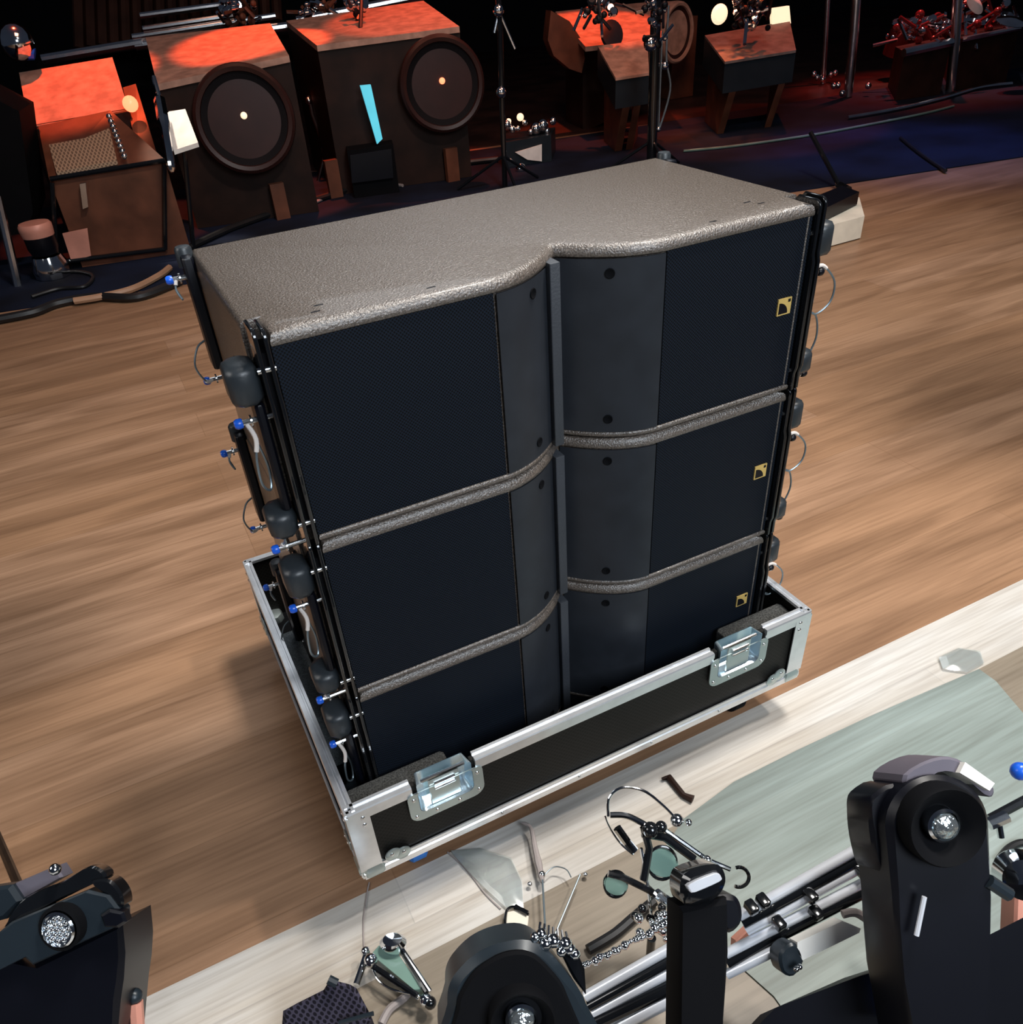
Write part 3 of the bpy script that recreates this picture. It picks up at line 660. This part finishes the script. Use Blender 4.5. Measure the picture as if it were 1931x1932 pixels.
# tall pole in the middle, close behind the stack
c = on_z(1228, 420)
sP = s_at(1228, 330)
g = mic_stand('tall_pole', 'tall dark chrome pole rising directly behind the stack', [(1240, -80), (1236, 100), (1230, 290), (1229, 330)], sP, .030, mat_='gloss_black', legs=True)
MB().tube(smooth_path([row(1262, 10, sP), row(1258, 110, sP), row(1265, 170, sP), (row(1243, 248, sP))]), .006).tube([row(1250, 60, sP), row(1243, 245, sP)], .005).split('hanging_wire', 'wire', g)
MB().ball(row(1255, 124, sP), .022).ball(row(1243, 244, sP), .015).ball(row(1228, 82, sP - .05), .04).split('wire_clip', 'chrome', g)

# left edge stool with drum-like top and stand
sL = s_at(90, 525)
g = thing('chrome_stool', 'black drum stool with a copper top and chrome foot at the left edge', 'stool', on_z(85, 530))
c = row(65, 425, sL); rad = (row(98, 425, sL) - c).length
MB().lathe(c, UP, [(rad * .95, -.05), (rad, -.02), (rad, .0), (rad * .9, .012), (.001, .014)], 28).build('seat', 'copper', g)
MB().lathe((c.x, c.y, 0), UP, [(rad * .8, .12), (rad * .92, .15), (rad * .92, c.z - .04), (rad * .5, c.z - .03)], 28).build('drum_body', 'black', g)
MB().lathe((c.x, c.y, 0), UP, [(rad * 1.1, .008), (rad * 1.15, .05), (rad * .9, .11), (.01, .12)], 10).build('foot', 'chrome', g)
MB().tube([row(-5, 370, sL), row(45, 585, sL - .1)], .02).build('side_tube', 'steel', g)
# black upright boxes on the left to close the gap under the monitor
g = thing('black_rack', 'tall black rack box at the far left behind the stool', 'rack', on_z(20, 470)); 
MB().prism([row(-60, 160, s0 + .1), row(36, 210, s0 + .1), row(62, 400, s0 + .1), row(50, 440, s0 + .1), row(-60, 455, s0 + .1)], RN * .35).build('body', 'matte_black', g)
# cables on the floor
def cable(name, label, px, r, m, z=.0, group=None):
    return tag(MB().tube(smooth_path([on_z(u, v, z + r + .0005) for u, v in px], 8), r, 8).build(name, m), label, 'cable', group)
cable('floor_cable', 'long thick black cable along the edge of the navy carpet at left', [(-20, 606), (60, 590), (110, 572), (180, 560), (260, 560), (340, 530)], .02, 'cable')
cable('floor_cable', 'tan cable curving across the floor just left of the stack', [(140, 568), (190, 560), (250, 545), (300, 520), (320, 505)], .016, 'tan_cable', .007)
cable('floor_cable', 'thin looped black cable between stool and stack', [(60, 560), (110, 545), (160, 540), (175, 520), (140, 512), (90, 520)], .009, 'cable', .007)
cable('floor_cable', 'greenish thin cable crossing the navy carpet at upper right', [(1290, 285), (1390, 275), (1530, 255), (1640, 235), (1740, 215), (1800, 200)], .008, 'teal_glass', .007)
cable('floor_cable', 'silvery cable running in front of the drum kit', [(1600, 222), (1660, 212), (1720, 200), (1780, 185), (1850, 165), (1910, 158)], .014, 'steel', .007)
cable('floor_cable', 'dark blue cable lying behind the left half of the stack', [(350, 470), (450, 425), (600, 375), (740, 335), (860, 310), (940, 300)], .018, 'cable', .007)
cable('floor_cable', 'second dark cable behind the stack, nearer the black box', [(560, 400), (620, 370), (690, 345), (760, 350)], .010, 'rope', .007)
g = thing('tripod_leg', 'thin black tripod leg standing on the navy carpet behind the stack corner', 'stand', on_z(1592, 358))
MB().tube([on_z(1530, 250, .25), on_z(1585, 352, .02)], .012).tube([on_z(1585, 352, .02), on_z(1600, 360, .02)], .025).build('leg', 'gloss_black', g)
cable('floor_cable', 'short black cable lying slantwise at the carpet edge at right', [(1700, 260), (1740, 292), (1785, 322)], .010, 'cable', .007)
# white block at the carpet corner
p = on_z(1565, 432); 
b = MB(); b.prism([on_z(u, v, .10) for u, v in [(1545, 395), (1622, 372), (1632, 408), (1555, 428)]], (0, 0, -.094)); 
tag(b.build('wooden_block', 'cream'), 'cream painted block on the floor behind the stack, upper right corner', 'block')
b = MB(); b.prism([on_z(u, v, .16) for u, v in [(1535, 372), (1590, 350), (1622, 362), (1560, 392)]], (0, 0, -.055))
tag(b.build('black_pad', 'black'), 'black pad lying on the cream block', 'pad')

# ------------------------------------------------------------ near gear along the bottom edge
def fplate(px, t, back, name, m, parent, bev=.004, smooth=24, rnd=0):
    """outline at distance t, given real thickness away from the camera"""
    b = MB(); pts = [deep(u, v, t) for u, v in px]
    if rnd: n_ = len(pts); pts = smooth_path([pts[(i - 2) % n_] for i in range(n_ + 5)], rnd)[2 * rnd:(2 + n_) * rnd]
    b.prism(pts, back, bev); return b.build(name, m, parent, smooth)
def arcpx(cx, cy, rx, ry, a0, a1, n=14): return [(cx + rx * math.cos(math.radians(a0 + (a1 - a0) * i / n)), cy + ry * math.sin(math.radians(a0 + (a1 - a0) * i / n))) for i in range(n + 1)]
AW = (CF * .6 + V((0, .35, -.55))).normalized()      # direction running away from the lamp face
def lamp_face(g, u, v, ru, t, lens_r=.35, lens='lens'):
    c = deep(u, v, t); r = ru / FPX * t; n = -(CF * .85 + V((0, .5, -.1)) * .3).normalized()
    MB().lathe(c + n * .004, n, [(r * 1.02, -.02), (r * 1.02, .0), (r * .97, .003), (r * .6, -.010), (r * lens_r * 1.25, -.016), (.001, -.018)], 40).build('reflector', 'matte_black', g)
    h = MB().lathe(c + n * .004, n, [(r * lens_r, -.02), (r * lens_r, -.006), (r * lens_r * .8, .0), (r * lens_r * .3, .003), (.0004, .004)], 28).build('lens', lens, g)
    rg = MB().lathe(c + n * .004, n, [(r * lens_r * 1.2, -.016), (r * lens_r * 1.2, -.004), (r * lens_r * 1.02, -.002), (r * lens_r, -.012)], 28).build('lens_ring', 'chrome', g)
def to_floor(g, u, v, t, r, m='matte_black', name='post'):
    p = deep(u, v, t); MB().tube([p, V((p.x, p.y, .012))], r, 16).lathe((p.x, p.y, 0), UP, [(r * 1.3, 0.0), (r * 1.3, .010), (r * 1.05, .014)], 24).build(name, m, g)

# moving head lamp at right
T = .80
g = thing('moving_head_lamp', 'large black stage lamp with round face and chrome lens at lower right', 'stage lamp', V((deep(1800, 1900, T).x, deep(1800, 1900, T).y, 0)), 'black stage lamps in the foreground')
out = arcpx(1775, 1560, 98, 98, 180, 360, 20) + [(1878, 1700), (1872, 1850), (1860, 1990), (1730, 1990), (1705, 1860), (1695, 1760), (1690, 1690)]
fplate(out, T, AW * .07, 'housing', 'black', g, .006)
side = [(1700, 1488), (1650, 1500), (1643, 1540), (1650, 1600), (1668, 1650), (1700, 1640)]
fplate(side, T + .02, AW * .05, 'side_cheek', 'black', g, .004, 30, 4)
fplate([(1708, 1462), (1760, 1432), (1810, 1432), (1872, 1478), (1878, 1500), (1862, 1500), (1812, 1455), (1765, 1455), (1718, 1490)], T + .012, AW * .06, 'top_trim', 'violet_grey', g, .003, 30, 3)
fplate([(1822, 1438), (1878, 1478), (1868, 1492), (1812, 1458)], T + .005, AW * .03, 'white_handle', 'white', g, 0)
lamp_face(g, 1783, 1558, 76, T - .012, .36)
MB().tube([deep(1745, 1692, T - .012), deep(1730, 1765, T - .012)], .0025, 8).build('chrome_strip', 'tube_metal', g)
MB().tube([deep(1866, 1662, T), deep(1905, 1688, T)], .007, 10).build('side_lever', 'case_grey', g)
to_floor(g, 1800, 1960, T + .05, .03)
# base housing below
g = thing('floor_dimmer_case', 'big glossy black rounded case filling the lower right corner', 'case', V((deep(1750, 1960, .88).x, deep(1750, 1960, .88).y, 0)))
T2 = .90
fplate([(1440, 1905), (1600, 1835), (1740, 1790), (1850, 1770), (1990, 1700), (1990, 2010), (1340, 2010)], T2, (V((0, .1, -1))).normalized() * .25, 'shell', 'black', g, .015)
o = fplate([(1735, 1820), (1748, 1815), (1760, 1850), (1752, 1868), (1738, 1870), (1730, 1850)], T2 - .015, AW * .012, 'glint_patch', 'blue_glint', g, .002)  # blue glints on the shell, made as glowing patches
o = fplate([(1690, 1882), (1705, 1880), (1716, 1910), (1712, 1945), (1696, 1948), (1688, 1915)], T2 - .02, AW * .012, 'glint_patch', 'blue_glint', g, .002)
to_floor(g, 1700, 1990, T2 + .1, .04)
# centre lamp
T = .72
g = thing('moving_head_lamp', 'black stage lamp with grey domed top cut by the bottom edge, centre', 'stage lamp', V((deep(980, 1990, T).x, deep(980, 1990, T).y, 0)), 'black stage lamps in the foreground')
out = [(850, 1990), (845, 1900), (850, 1860), (872, 1828), (905, 1800), (950, 1782), (1000, 1778), (1040, 1800), (1080, 1850), (1110, 1900), (1125, 1990)]
fplate(out, T, AW * .08, 'housing', 'case_grey', g, .008, 30, 4)
out2 = [(866, 1990), (862, 1905), (872, 1870), (900, 1830), (950, 1800), (1000, 1798), (1040, 1830), (1072, 1880), (1090, 1990)]
fplate(out2, T - .006, AW * .01, 'front_face', 'matte_black', g, .003, 30, 4)
lamp_face(g, 985, 1925, 62, T - .012, .42)
glt = [(1045, 1775), (1060, 1795), (1075, 1790), (1085, 1800), (1068, 1780), (1010, 1768), (1030, 1780), (1022, 1762)]
k = MB(); [k.ball(deep(u, v, T + .01), .0045 + .002 * random.random(), 8) for u, v in glt]; [k.tube([deep(1020 + i * 8, 1740 + i * 3, T + .02), deep(1015 + i * 10, 1775 + i * 2, T + .01)], .0012, 6) for i in range(7)]
k.build('top_fittings', 'chrome', g)
fplate([(1055, 1790), (1085, 1785), (1105, 1830), (1108, 1880), (1085, 1850)], T + .015, AW * .03, 'shoulder', 'gloss_black', g, .004)
to_floor(g, 1000, 1990, T + .06, .03)
# left lamp
T = .80
g = thing('par_lamp', 'slate stage lamp with a silver rosette lens at lower left', 'stage lamp', V((deep(120, 1990, T).x, deep(120, 1990, T).y, 0)))
fplate([(-40, 1790), (20, 1740), (165, 1680), (205, 1690), (228, 1720), (228, 1745), (60, 1822), (45, 1808), (-40, 1850)], T, AW * .03, 'face_plate', 'case_grey', g, .003)
fplate([(60, 1822), (228, 1745), (233, 1800), (230, 1850), (224, 1890), (215, 1990), (-60, 1990), (-60, 1800)], T + .012, AW * .10, 'body', 'black', g, .006)
fplate([(10, 1742), (45, 1695), (120, 1662), (170, 1634), (200, 1655), (150, 1680), (20, 1745)], T + .01, AW * .025, 'visor', 'gloss_black', g, .003, 30, 4)
fplate([(15, 1672), (85, 1642), (105, 1635), (118, 1655), (35, 1702), (20, 1690)], T + .03, AW * .03, 'cloth_strip', 'violet_grey', g, .003)
fplate([(170, 1665), (205, 1660), (228, 1685), (230, 1712), (200, 1690)], T + .004, AW * .03, 'side_hook', 'gloss_black', g, .003, 30, 4)
fplate([(188, 1728), (205, 1716), (232, 1722), (238, 1740), (222, 1752), (196, 1750)], T - .008, AW * .02, 'catch', 'black', g, .003)
fplate([(-50, 1680), (20, 1670), (40, 1700), (10, 1735), (-50, 1750)], T + .02, AW * .03, 'grey_pad', 'case_grey', g, .005)
c = deep(113, 1752, T - .008); n = -(CF + V((.15, 0, 0))).normalized(); r = 34 / FPX * T
MB().lathe(c, n, [(r * 1.25, -.01), (r * 1.25, .001), (r * 1.08, .002), (r * 1.05, -.004)], 28).build('lens_surround', 'matte_black', g)
ln = MB().lathe(c, n, [(r, -.01), (r, .003), (r * .9, .005), (r * .85, .001), (.001, .0012)], 28).build('lens', 'chrome', g)
k = MB(); a_ = n.orthogonal().normalized(); b_ = n.cross(a_)
for ring_, cnt in ((.0, 1), (.32, 6), (.62, 11)):
    for i in range(cnt): q = 2 * math.pi * i / cnt; k.ball(c + n * .002 + (a_ * math.cos(q) + b_ * math.sin(q)) * r * ring_, r * .16, 8)
k.build('rosette', 'chrome', ln)
MB().ball(deep(104, 1640, T), .006).split('screw', 'chrome', g)
to_floor(g, 100, 1990, T + .1, .03)
g = thing('jack_rod', 'short copper rod with a grey ball tip at the bottom left', 'rod', V((deep(262, 1990, .9).x, deep(262, 1990, .9).y, 0)))
MB().tube([deep(255, 1890, .86), deep(262, 1990, .86), V((deep(262, 1990, .86).x, deep(262, 1990, .86).y - .02, .0))], .008).build('rod', 'copper', g)
MB().ball(deep(254, 1880, .86), .0085).build('tip', 'case_grey', g)
g = thing('stand_leg', 'black stand leg entering at the left edge above the slate lamp', 'stand', on_z(30, 1665))
MB().tube([on_z(-15, 1555, .16), on_z(32, 1665, .006)], [.006, .008]).build('leg', 'gloss_black', g)

# black post with chrome cap
T = .78
g = thing('black_post', 'thick black post with a chrome cap between the centre and right lamps', 'post', V((deep(1330, 1990, T).x, deep(1330, 1990, T).y, 0)))
fplate([(1285, 1712), (1375, 1695), (1378, 1800), (1365, 1990), (1282, 1990)], T, AW * .05, 'shaft', 'matte_black', g, .006)
fplate([(1290, 1660), (1305, 1645), (1352, 1632), (1370, 1645), (1372, 1672), (1350, 1700), (1302, 1712), (1288, 1690)], T - .006, AW * .045, 'cap', 'gloss_black', g, .006, 40, 4)
fplate([(1302, 1668), (1350, 1648), (1362, 1655), (1358, 1664), (1312, 1684), (1302, 1680)], T - .012, AW * .012, 'chrome_cap_plate', 'tube_metal', g, .001, 24, 3)
fplate([(1340, 1700), (1385, 1690), (1402, 1712), (1400, 1745), (1372, 1760)], T + .01, AW * .04, 'bracket', 'black', g, .005, 30, 4)
to_floor(g, 1330, 1990, T + .05, .03)

# lighting truss: pairs of chrome tubes
g = thing('lighting_truss', 'chrome and black twin-tube truss running behind the black post', 'truss', V((deep(1400, 1800, .95).x, deep(1400, 1800, .95).y, .0)))
TT = .98
for (a, c, r, m_, lab) in (((1395, 1728), (1680, 1568), .0052, 'tube_metal', 'upper rear tube'), ((1402, 1742), (1690, 1585), .0055, 'gloss_black', None), ((1408, 1755), (1690, 1600), .0052, 'tube_metal', None),
                           ((1105, 1880), (1290, 1775), .0050, 'tube_metal', None), ((1112, 1898), (1290, 1800), .0052, 'gloss_black', None), ((1120, 1912), (1290, 1820), .0050, 'tube_metal', None),
                           ((1370, 1800), (1710, 1625), .0050, 'tube_metal', None), ((1372, 1816), (1712, 1640), .0060, 'gloss_black', None), ((1372, 1838), (1480, 1785), .0048, 'tube_metal', None),
                           ((1150, 1945), (1290, 1870), .0075, 'tube_metal', None), ((1110, 1935), (1290, 1850), .0075, 'gloss_black', None)):
    o = MB().tube([deep(*a, TT), deep(*c, TT - .02)], r * 1.25, 12).build('tube', m_, g)
k = MB()
for i in range(26): k.ball(deep(1105 + i * 6.6 + random.uniform(-2, 2), 1822 - i * 3.4 + random.uniform(-3, 3), TT), random.uniform(.003, .006), 8)
k.build('chain', 'chrome', g)['kind'] = 'stuff'
for u, v in ((1418, 1712), (1440, 1700), (1530, 1690), (1625, 1642), (1655, 1628), (1540, 1722), (1470, 1742)):
    MB().box(*[x for c_ in [deep(u, v, TT - .02)] for x in (c_.x - .006, c_.x + .006, c_.y - .008, c_.y + .008, c_.z - .006, c_.z + .006)], .0015).build('clamp', 'gloss_black', g)
to_floor(g, 1200, 1980, TT + .03, .018, 'gloss_black', 'leg')
for (px, t, lab) in (([(1150, 1895), (1230, 1852), (1262, 1868), (1245, 1885), (1175, 1925), (1160, 1920)], TT + .02, 'copper-pink panel left of the black post'),
                     ([(1245, 1838), (1285, 1818), (1290, 1845), (1262, 1862), (1248, 1855)], TT + .03, 'small rounded copper-pink panel touching the black post'),
                     ([(1390, 1775), (1415, 1752), (1440, 1772), (1420, 1795), (1388, 1812)], TT + .03, 'copper-pink panel right of the black post')):
    b = MB(); pts = [deep(u, v, t) for u, v in px]; b.prism(pts, AW * .02, .002); tag(b.build('copper_panel', 'copper'), lab, 'panel')
# white bar lamp
g = thing('white_light_bar', 'short white-topped black bar lying against the lower right truss', 'light bar', V(deep(1560, 1800, .95)))
fplate([(1505, 1778), (1590, 1738), (1625, 1752), (1622, 1760), (1515, 1812), (1505, 1795)], .93, AW * .02, 'white_top', 'white', g, 0)
fplate([(1472, 1800), (1495, 1780), (1512, 1790), (1518, 1815), (1500, 1842), (1478, 1835)], .93, AW * .03, 'end_cap', 'case_grey', g, .003, 30, 3)
MB().ball(deep(1503, 1828, .92), .0035).ball(deep(1509, 1824, .92), .0035).split('screw', 'chrome', g)
glitter_ = thing('leather_strap', 'dark braided strap with a pink lining beside the right lamp', 'strap', V(deep(1650, 1700, .95)))
fplate([(1640, 1710), (1690, 1665), (1700, 1672), (1695, 1700), (1665, 1725), (1640, 1735)], .95, AW * .012, 'lining', 'copper', glitter_, .002)
MB().tube(smooth_path([deep(1590, 1725, .94), deep(1615, 1722, .94), deep(1650, 1738, .94), (deep(1685, 1715, .94)), deep(1698, 1680, .94)]), .005, 8).build('braid', 'rope', glitter_)
# right edge pieces
g = thing('silver_dome', 'silver dome shade at the right edge beside the large lamp', 'lamp shade', V(deep(1920, 1660, .95)))
MB().lathe(deep(1930, 1655, .95), -(CF + CR * .3), [(.026, -.02), (.030, -.01), (.024, .01), (.010, .018), (.001, .02)], 28).build('shade', 'chrome', g)
g = thing('chrome_rail', 'chrome and black rail leaving the right edge above the silver dome', 'rail', V(deep(1900, 1545, 1.0)))
MB().tube([deep(1868, 1545, .99), deep(1990, 1480, .99)], .006).build('tube', 'gloss_black', g); MB().tube([deep(1866, 1555, .98), deep(1900, 1540, .98)], .008).tube([deep(1885, 1550, .98), deep(1890, 1580, .98)], .004).build('clamp', 'chrome', g)
MB().ball(deep(1925, 1455, .97), .011).build('knob', 'blue', g)
o = fplate([(1920, 1680), (1990, 1650), (1990, 1850), (1915, 1800)], 1.0, AW * .03, 'copper_panel', 'copper', None); tag(o, 'dark copper panel cut by the right edge below the silver dome', 'panel')
o = MB().tube(smooth_path([on_z(1885, 1625, .006), on_z(1905, 1600, .006), on_z(1931, 1590, .006), on_z(1960, 1600, .006)]), .006).build('floor_cable', 'cable'); tag(o, 'short dark cable on the mat at the right edge', 'cable')

# mesh bag, glass clamp, wires
g = thing('mesh_bag', 'dark purple grid-mesh bag at the bottom edge', 'bag', V((deep(620, 1950, 1.05).x, deep(620, 1950, 1.05).y, 0)))
P0 = [deep(u, v, 1.06) for u, v in [(533, 1905), (560, 1890), (610, 1865), (622, 1845), (660, 1855), (672, 1862), (700, 1915), (690, 1960), (525, 2000)]]
b = MB(); b.prism(P0, V((0, .02, -.10)), .006); b.build('bag_body', 'purple_mesh', g)
MB().tube([deep(620, 1848, 1.05), deep(636, 1856, 1.05)], .006).tube([deep(640, 1930, 1.05), deep(705, 1912, 1.05)], .003).build('bag_trim', 'case_grey', g)
g = thing('glass_clamp', 'folded green glass and chrome clamp on the pale boards', 'clamp', V(on_z(740, 1830)))
Z = .03
def zp(px, z): return [on_z(u, v, z) for u, v in px]
MB().prism(zp([(700, 1800), (715, 1783), (745, 1790), (798, 1865), (782, 1868)], .035), (0, 0, -.02), .001).build('glass_plate', 'teal_glass', g)
MB().lathe(on_z(742, 1778, .05), V((0, 0, 1)), [(.012, -.02), (.014, 0), (.010, .008), (.001, .010)], 20, 1.4, CR).build('glass_knob', 'chrome', g)
k = MB(); k.tube(zp([(755, 1783), (813, 1870)], .04), .0028).tube(zp([(700, 1825), (790, 1885)], .03), .0016).tube(zp([(672, 1858), (690, 1805)], .03), .005).tube(smooth_path(zp([(702, 1825), (715, 1850), (745, 1868), (800, 1880)], .03)), .0014)
k.ball(on_z(805, 1887, .03), .010).ball(on_z(700, 1812, .04), .010).ball(on_z(690, 1795, .03), .007); k.build('chrome_frame', 'chrome', g)
k = MB(); k.tube(zp([(703, 1822), (788, 1878)], .036), .004).tube(zp([(750, 1780), (806, 1872)], .037), .0042).ball(on_z(812, 1892, .03), .009).build('black_frame', 'gloss_black', g)
cable('thin_cord', 'thin beige cord running up from the glass clamp to the case corner', [(687, 1790), (686, 1740), (692, 1690), (697, 1665)], .0012, 'rope')
cable('thin_cord', 'dark frayed cord in front of the bag and glass clamp', [(720, 1932), (735, 1905), (760, 1885), (770, 1875)], .006, 'rope')
cable('thin_cord', 'thin beige cord from under the case to the small black-rimmed pad', [(845, 1608), (880, 1640), (915, 1685), (945, 1715)], .0014, 'rope')
g = thing('rimmed_pad', 'small pale oval pad with a black rim behind the centre lamp', 'pad', V(on_z(975, 1735)))
MB().prism(zp([(957, 1720), (985, 1715), (998, 1728), (996, 1745), (984, 1760), (965, 1762), (955, 1745)], .012), (0, 0, -.010), .001).build('pad', 'cream', g)
MB().tube(smooth_path(zp([(998, 1726), (975, 1712), (958, 1716), (953, 1740), (960, 1762)], .012)), .0022).build('rim', 'gloss_black', g)
MB().tube(zp([(972, 1711), (996, 1724)], .014), .0045).build('clip', 'gloss_black', g)

g = thing('braided_rope_tripod', 'braided cord tied above two thin wires behind the centre lamp', 'cord', V(on_z(1020, 1700)))
MB().tube(smooth_path(zp([(985, 1552), (1002, 1562), (1010, 1600), (1020, 1645), (1024, 1665)], .02)), [.0015, .002, .003, .003, .003, .003, .003, .0035, .0035, .004, .004, .0045, .0045, .005, .005, .006, .006, .005, .005, .005, .005, .004, .004, .003, .003][:25]).build('braid', 'rope', g)
MB().tube(zp([(1024, 1660), (1030, 1765)], .03), .0016).tube(zp([(1095, 1650), (1048, 1762)], .03), .0014).tube(smooth_path(zp([(1024, 1655), (1045, 1636), (1068, 1640), (1078, 1655)], .02)), .001).split('wire', 'wire', g)
MB().ball(on_z(1023, 1650, .02), .006).ball(on_z(1000, 1668, .01), .004).ball(on_z(1105, 1650, .01), .004).split('bead', 'chrome', g)

g = thing('clamp_arm_assembly', 'tangle of chrome clamp arms and glass discs left of the chrome-capped post', 'clamp', V(on_z(1240, 1620)))
Tq = 1.06
def dp(px, t=Tq): return [deep(u, v, t) for u, v in px]
k = MB()
k.tube(smooth_path(dp([(1148, 1540), (1150, 1505), (1175, 1486), (1215, 1492), (1250, 1518), (1272, 1540)])), .0018)
k.tube(smooth_path(dp([(1152, 1538), (1185, 1540), (1225, 1560)])), .004)
k.tube(dp([(1165, 1562), (1185, 1590), (1198, 1605)]), .006)
k.tube(dp([(1250, 1562), (1335, 1622), (1378, 1640)]), .0032)
k.tube(smooth_path(dp([(1142, 1540), (1150, 1560), (1170, 1590), (1195, 1612)])), .0014)
k.tube(dp([(1210, 1600), (1222, 1665), (1232, 1752)]), .0022)
k.tube(dp([(1238, 1685), (1268, 1706)], Tq - .02), .007)
k.ball(deep(1278, 1548, Tq), .009).ball(deep(1300, 1552, Tq), .005).ball(deep(1335, 1622, Tq - .01), .006)
k.build('chrome_arm', 'chrome', g)
k = MB()
k.tube(dp([(1148, 1648), (1175, 1655), (1222, 1678), (1240, 1690)]), .0045).tube(dp([(1215, 1560), (1225, 1600), (1215, 1660)]), .0055).tube(dp([(1212, 1572), (1255, 1580), (1310, 1620)]), .0055)
k.ball(deep(1228, 1566, Tq - .01), .011).ball(deep(1248, 1560, Tq - .01), .008).ball(deep(1290, 1690, Tq), .012)
for i in range(10): k.ball(deep(1200 + random.uniform(-5, 60), 1700 + random.uniform(0, 60), Tq), .006)
k.build('black_arm', 'gloss_black', g)
for u, v, ru in ((1250, 1628, 32), (1162, 1668, 25)):
    c = deep(u, v, Tq + .02); r = ru / FPX * Tq
    MB().lathe(c, -CF, [(r, -.002), (r, .0), (r * .93, .002), (.001, .003)], 28, .85).build('glass_disc', 'teal_glass', g)
    MB().tube([c + (CR * math.cos(a) * .85 + CD * math.sin(a)) * r for a in [i * math.pi / 12 for i in range(25)]], .0022).build('disc_rim', 'gloss_black', g)
k = MB(); c = deep(1395, 1655, Tq); k.tube([c + (CR * math.cos(a) + CD * math.sin(a)) * .013 for a in [math.radians(x) for x in range(-110, 130, 15)]], .0025).build('hook_ring', 'gloss_black', g)
k = MB(); [k.ball(deep(1205 + random.uniform(0, 75), 1735 + random.uniform(-12, 40), Tq - .03), random.uniform(.003, .007), 8) for i in range(22)]; k.build('bolt_cluster', 'chrome', g)['kind'] = 'stuff'
to_floor(g, 1230, 1770, Tq, .006, 'gloss_black', 'support')
g = cable('dark_hose', 'dark hose stretching diagonally behind the truss', [(1110, 1792), (1160, 1762), (1200, 1728), (1235, 1700)], .008, 'cable')
g = thing('floor_scrap', 'small dark bent tool on the pale boards above the green mat', 'tool', V(on_z(1280, 1490)))
MB().tube(zp([(1250, 1470), (1262, 1466), (1290, 1500), (1308, 1508)], .006), [.003, .006, .005, .007]).build('shaft', 'amp_dark', g)
# thin plastic film scraps
for px, lab in (([(850, 1605), (905, 1600), (965, 1618), (985, 1660), (988, 1712), (955, 1712), (920, 1680), (880, 1640)], 'clear plastic film on the pale boards below the case'),
                ([(1772, 1240), (1810, 1222), (1850, 1228), (1858, 1250), (1825, 1268), (1780, 1262)], 'crumpled clear plastic wrapper at the right end of the pale boards')):
    b = MB(); p = zp(px, .006); c = sum(p, V()) / len(p)
    rings = [[q for q in p], [c + (q - c) * .7 + UP * random.uniform(.001, .008) for q in p], [c + (q - c) * .35 + UP * random.uniform(.0, .006) for q in p]]
    o = b.loft(rings).build('plastic_film', 'film', None, 20); tag(o, lab, 'film')

# ------------------------------------------------------------ coloured stage spots over the back row
RED = (1, .10, .03)
def aim(name, u, v, s, deg, power, colour, blend=.25, dx=.0, h=2.2):
    p = row(u, v, s); spot(name, p + UP * h + RN * .4 + RD * dx, p, deg, power, colour, blend, .04)
aim('red_spot', 140, 165, s0 + .9, 26, 520, RED)
aim('red_spot', 480, 80, sB + .6, 24, 620, RED, dx=.3)
aim('red_spot', 800, 30, sB + .9, 30, 300, RED, dx=.5)
aim('red_spot', 1130, 55, s7 + .3, 30, 420, RED)
aim('red_spot', 1440, 40, s6 + .5, 40, 150, RED, dx=.5)
spot('red_spot', on_z(1340, 262) + UP * 2.2, on_z(1340, 262), 24, 260, (1, .2, .06), .9, .1)
spot('blue_spot', on_z(1720, 290) + UP * 2.6 + RN * .6, on_z(1720, 280), 46, 150, (.12, .25, 1), .8, .2)
aim('red_spot', 1740, 40, sD + .5, 50, 420, (1, .06, .04), .8)
aim('white_spot', 1790, 60, sD + .4, 40, 90, (1, .85, .8), .8)
aim('warm_spot', 345, 250, sB - .4, 12, 240, (1, .85, .7), .5)
area('amber_wash', row(500, 200, sB - 1.2) + UP * 2.6, row(500, 260, sB), 1.2, 9, (1, .45, .28), 110)
area('amber_wash', row(1300, 150, s6 - 1.2) + UP * 2.6, row(1300, 150, s6), 1.2, 15, (1, .45, .30), 110)
# unseen round shapes added above the frame to cast round shadows on the floor
for x, y, z, r, lab in ((1.78, .36, 1.75, .22, 'unseen round shape added to shadow the right of the floor'), (.16, .60, 1.5, .17, 'smaller unseen round shape added above the speaker stack to cast a shadow')):
    g = thing('shadow_caster', lab, 'stage lamp', (x, y, z), 'unseen shapes added to cast shadows')
    MB().lathe((x, y, z), UP, [(r * .9, -.10), (r, -.08), (r, .06), (r * .6, .14), (.02, .16)], 28).build('shade', 'black', g)
    MB().tube([(x, y, z + .15), (x, y, 5.2)], .012).build('hanger', 'black', g)
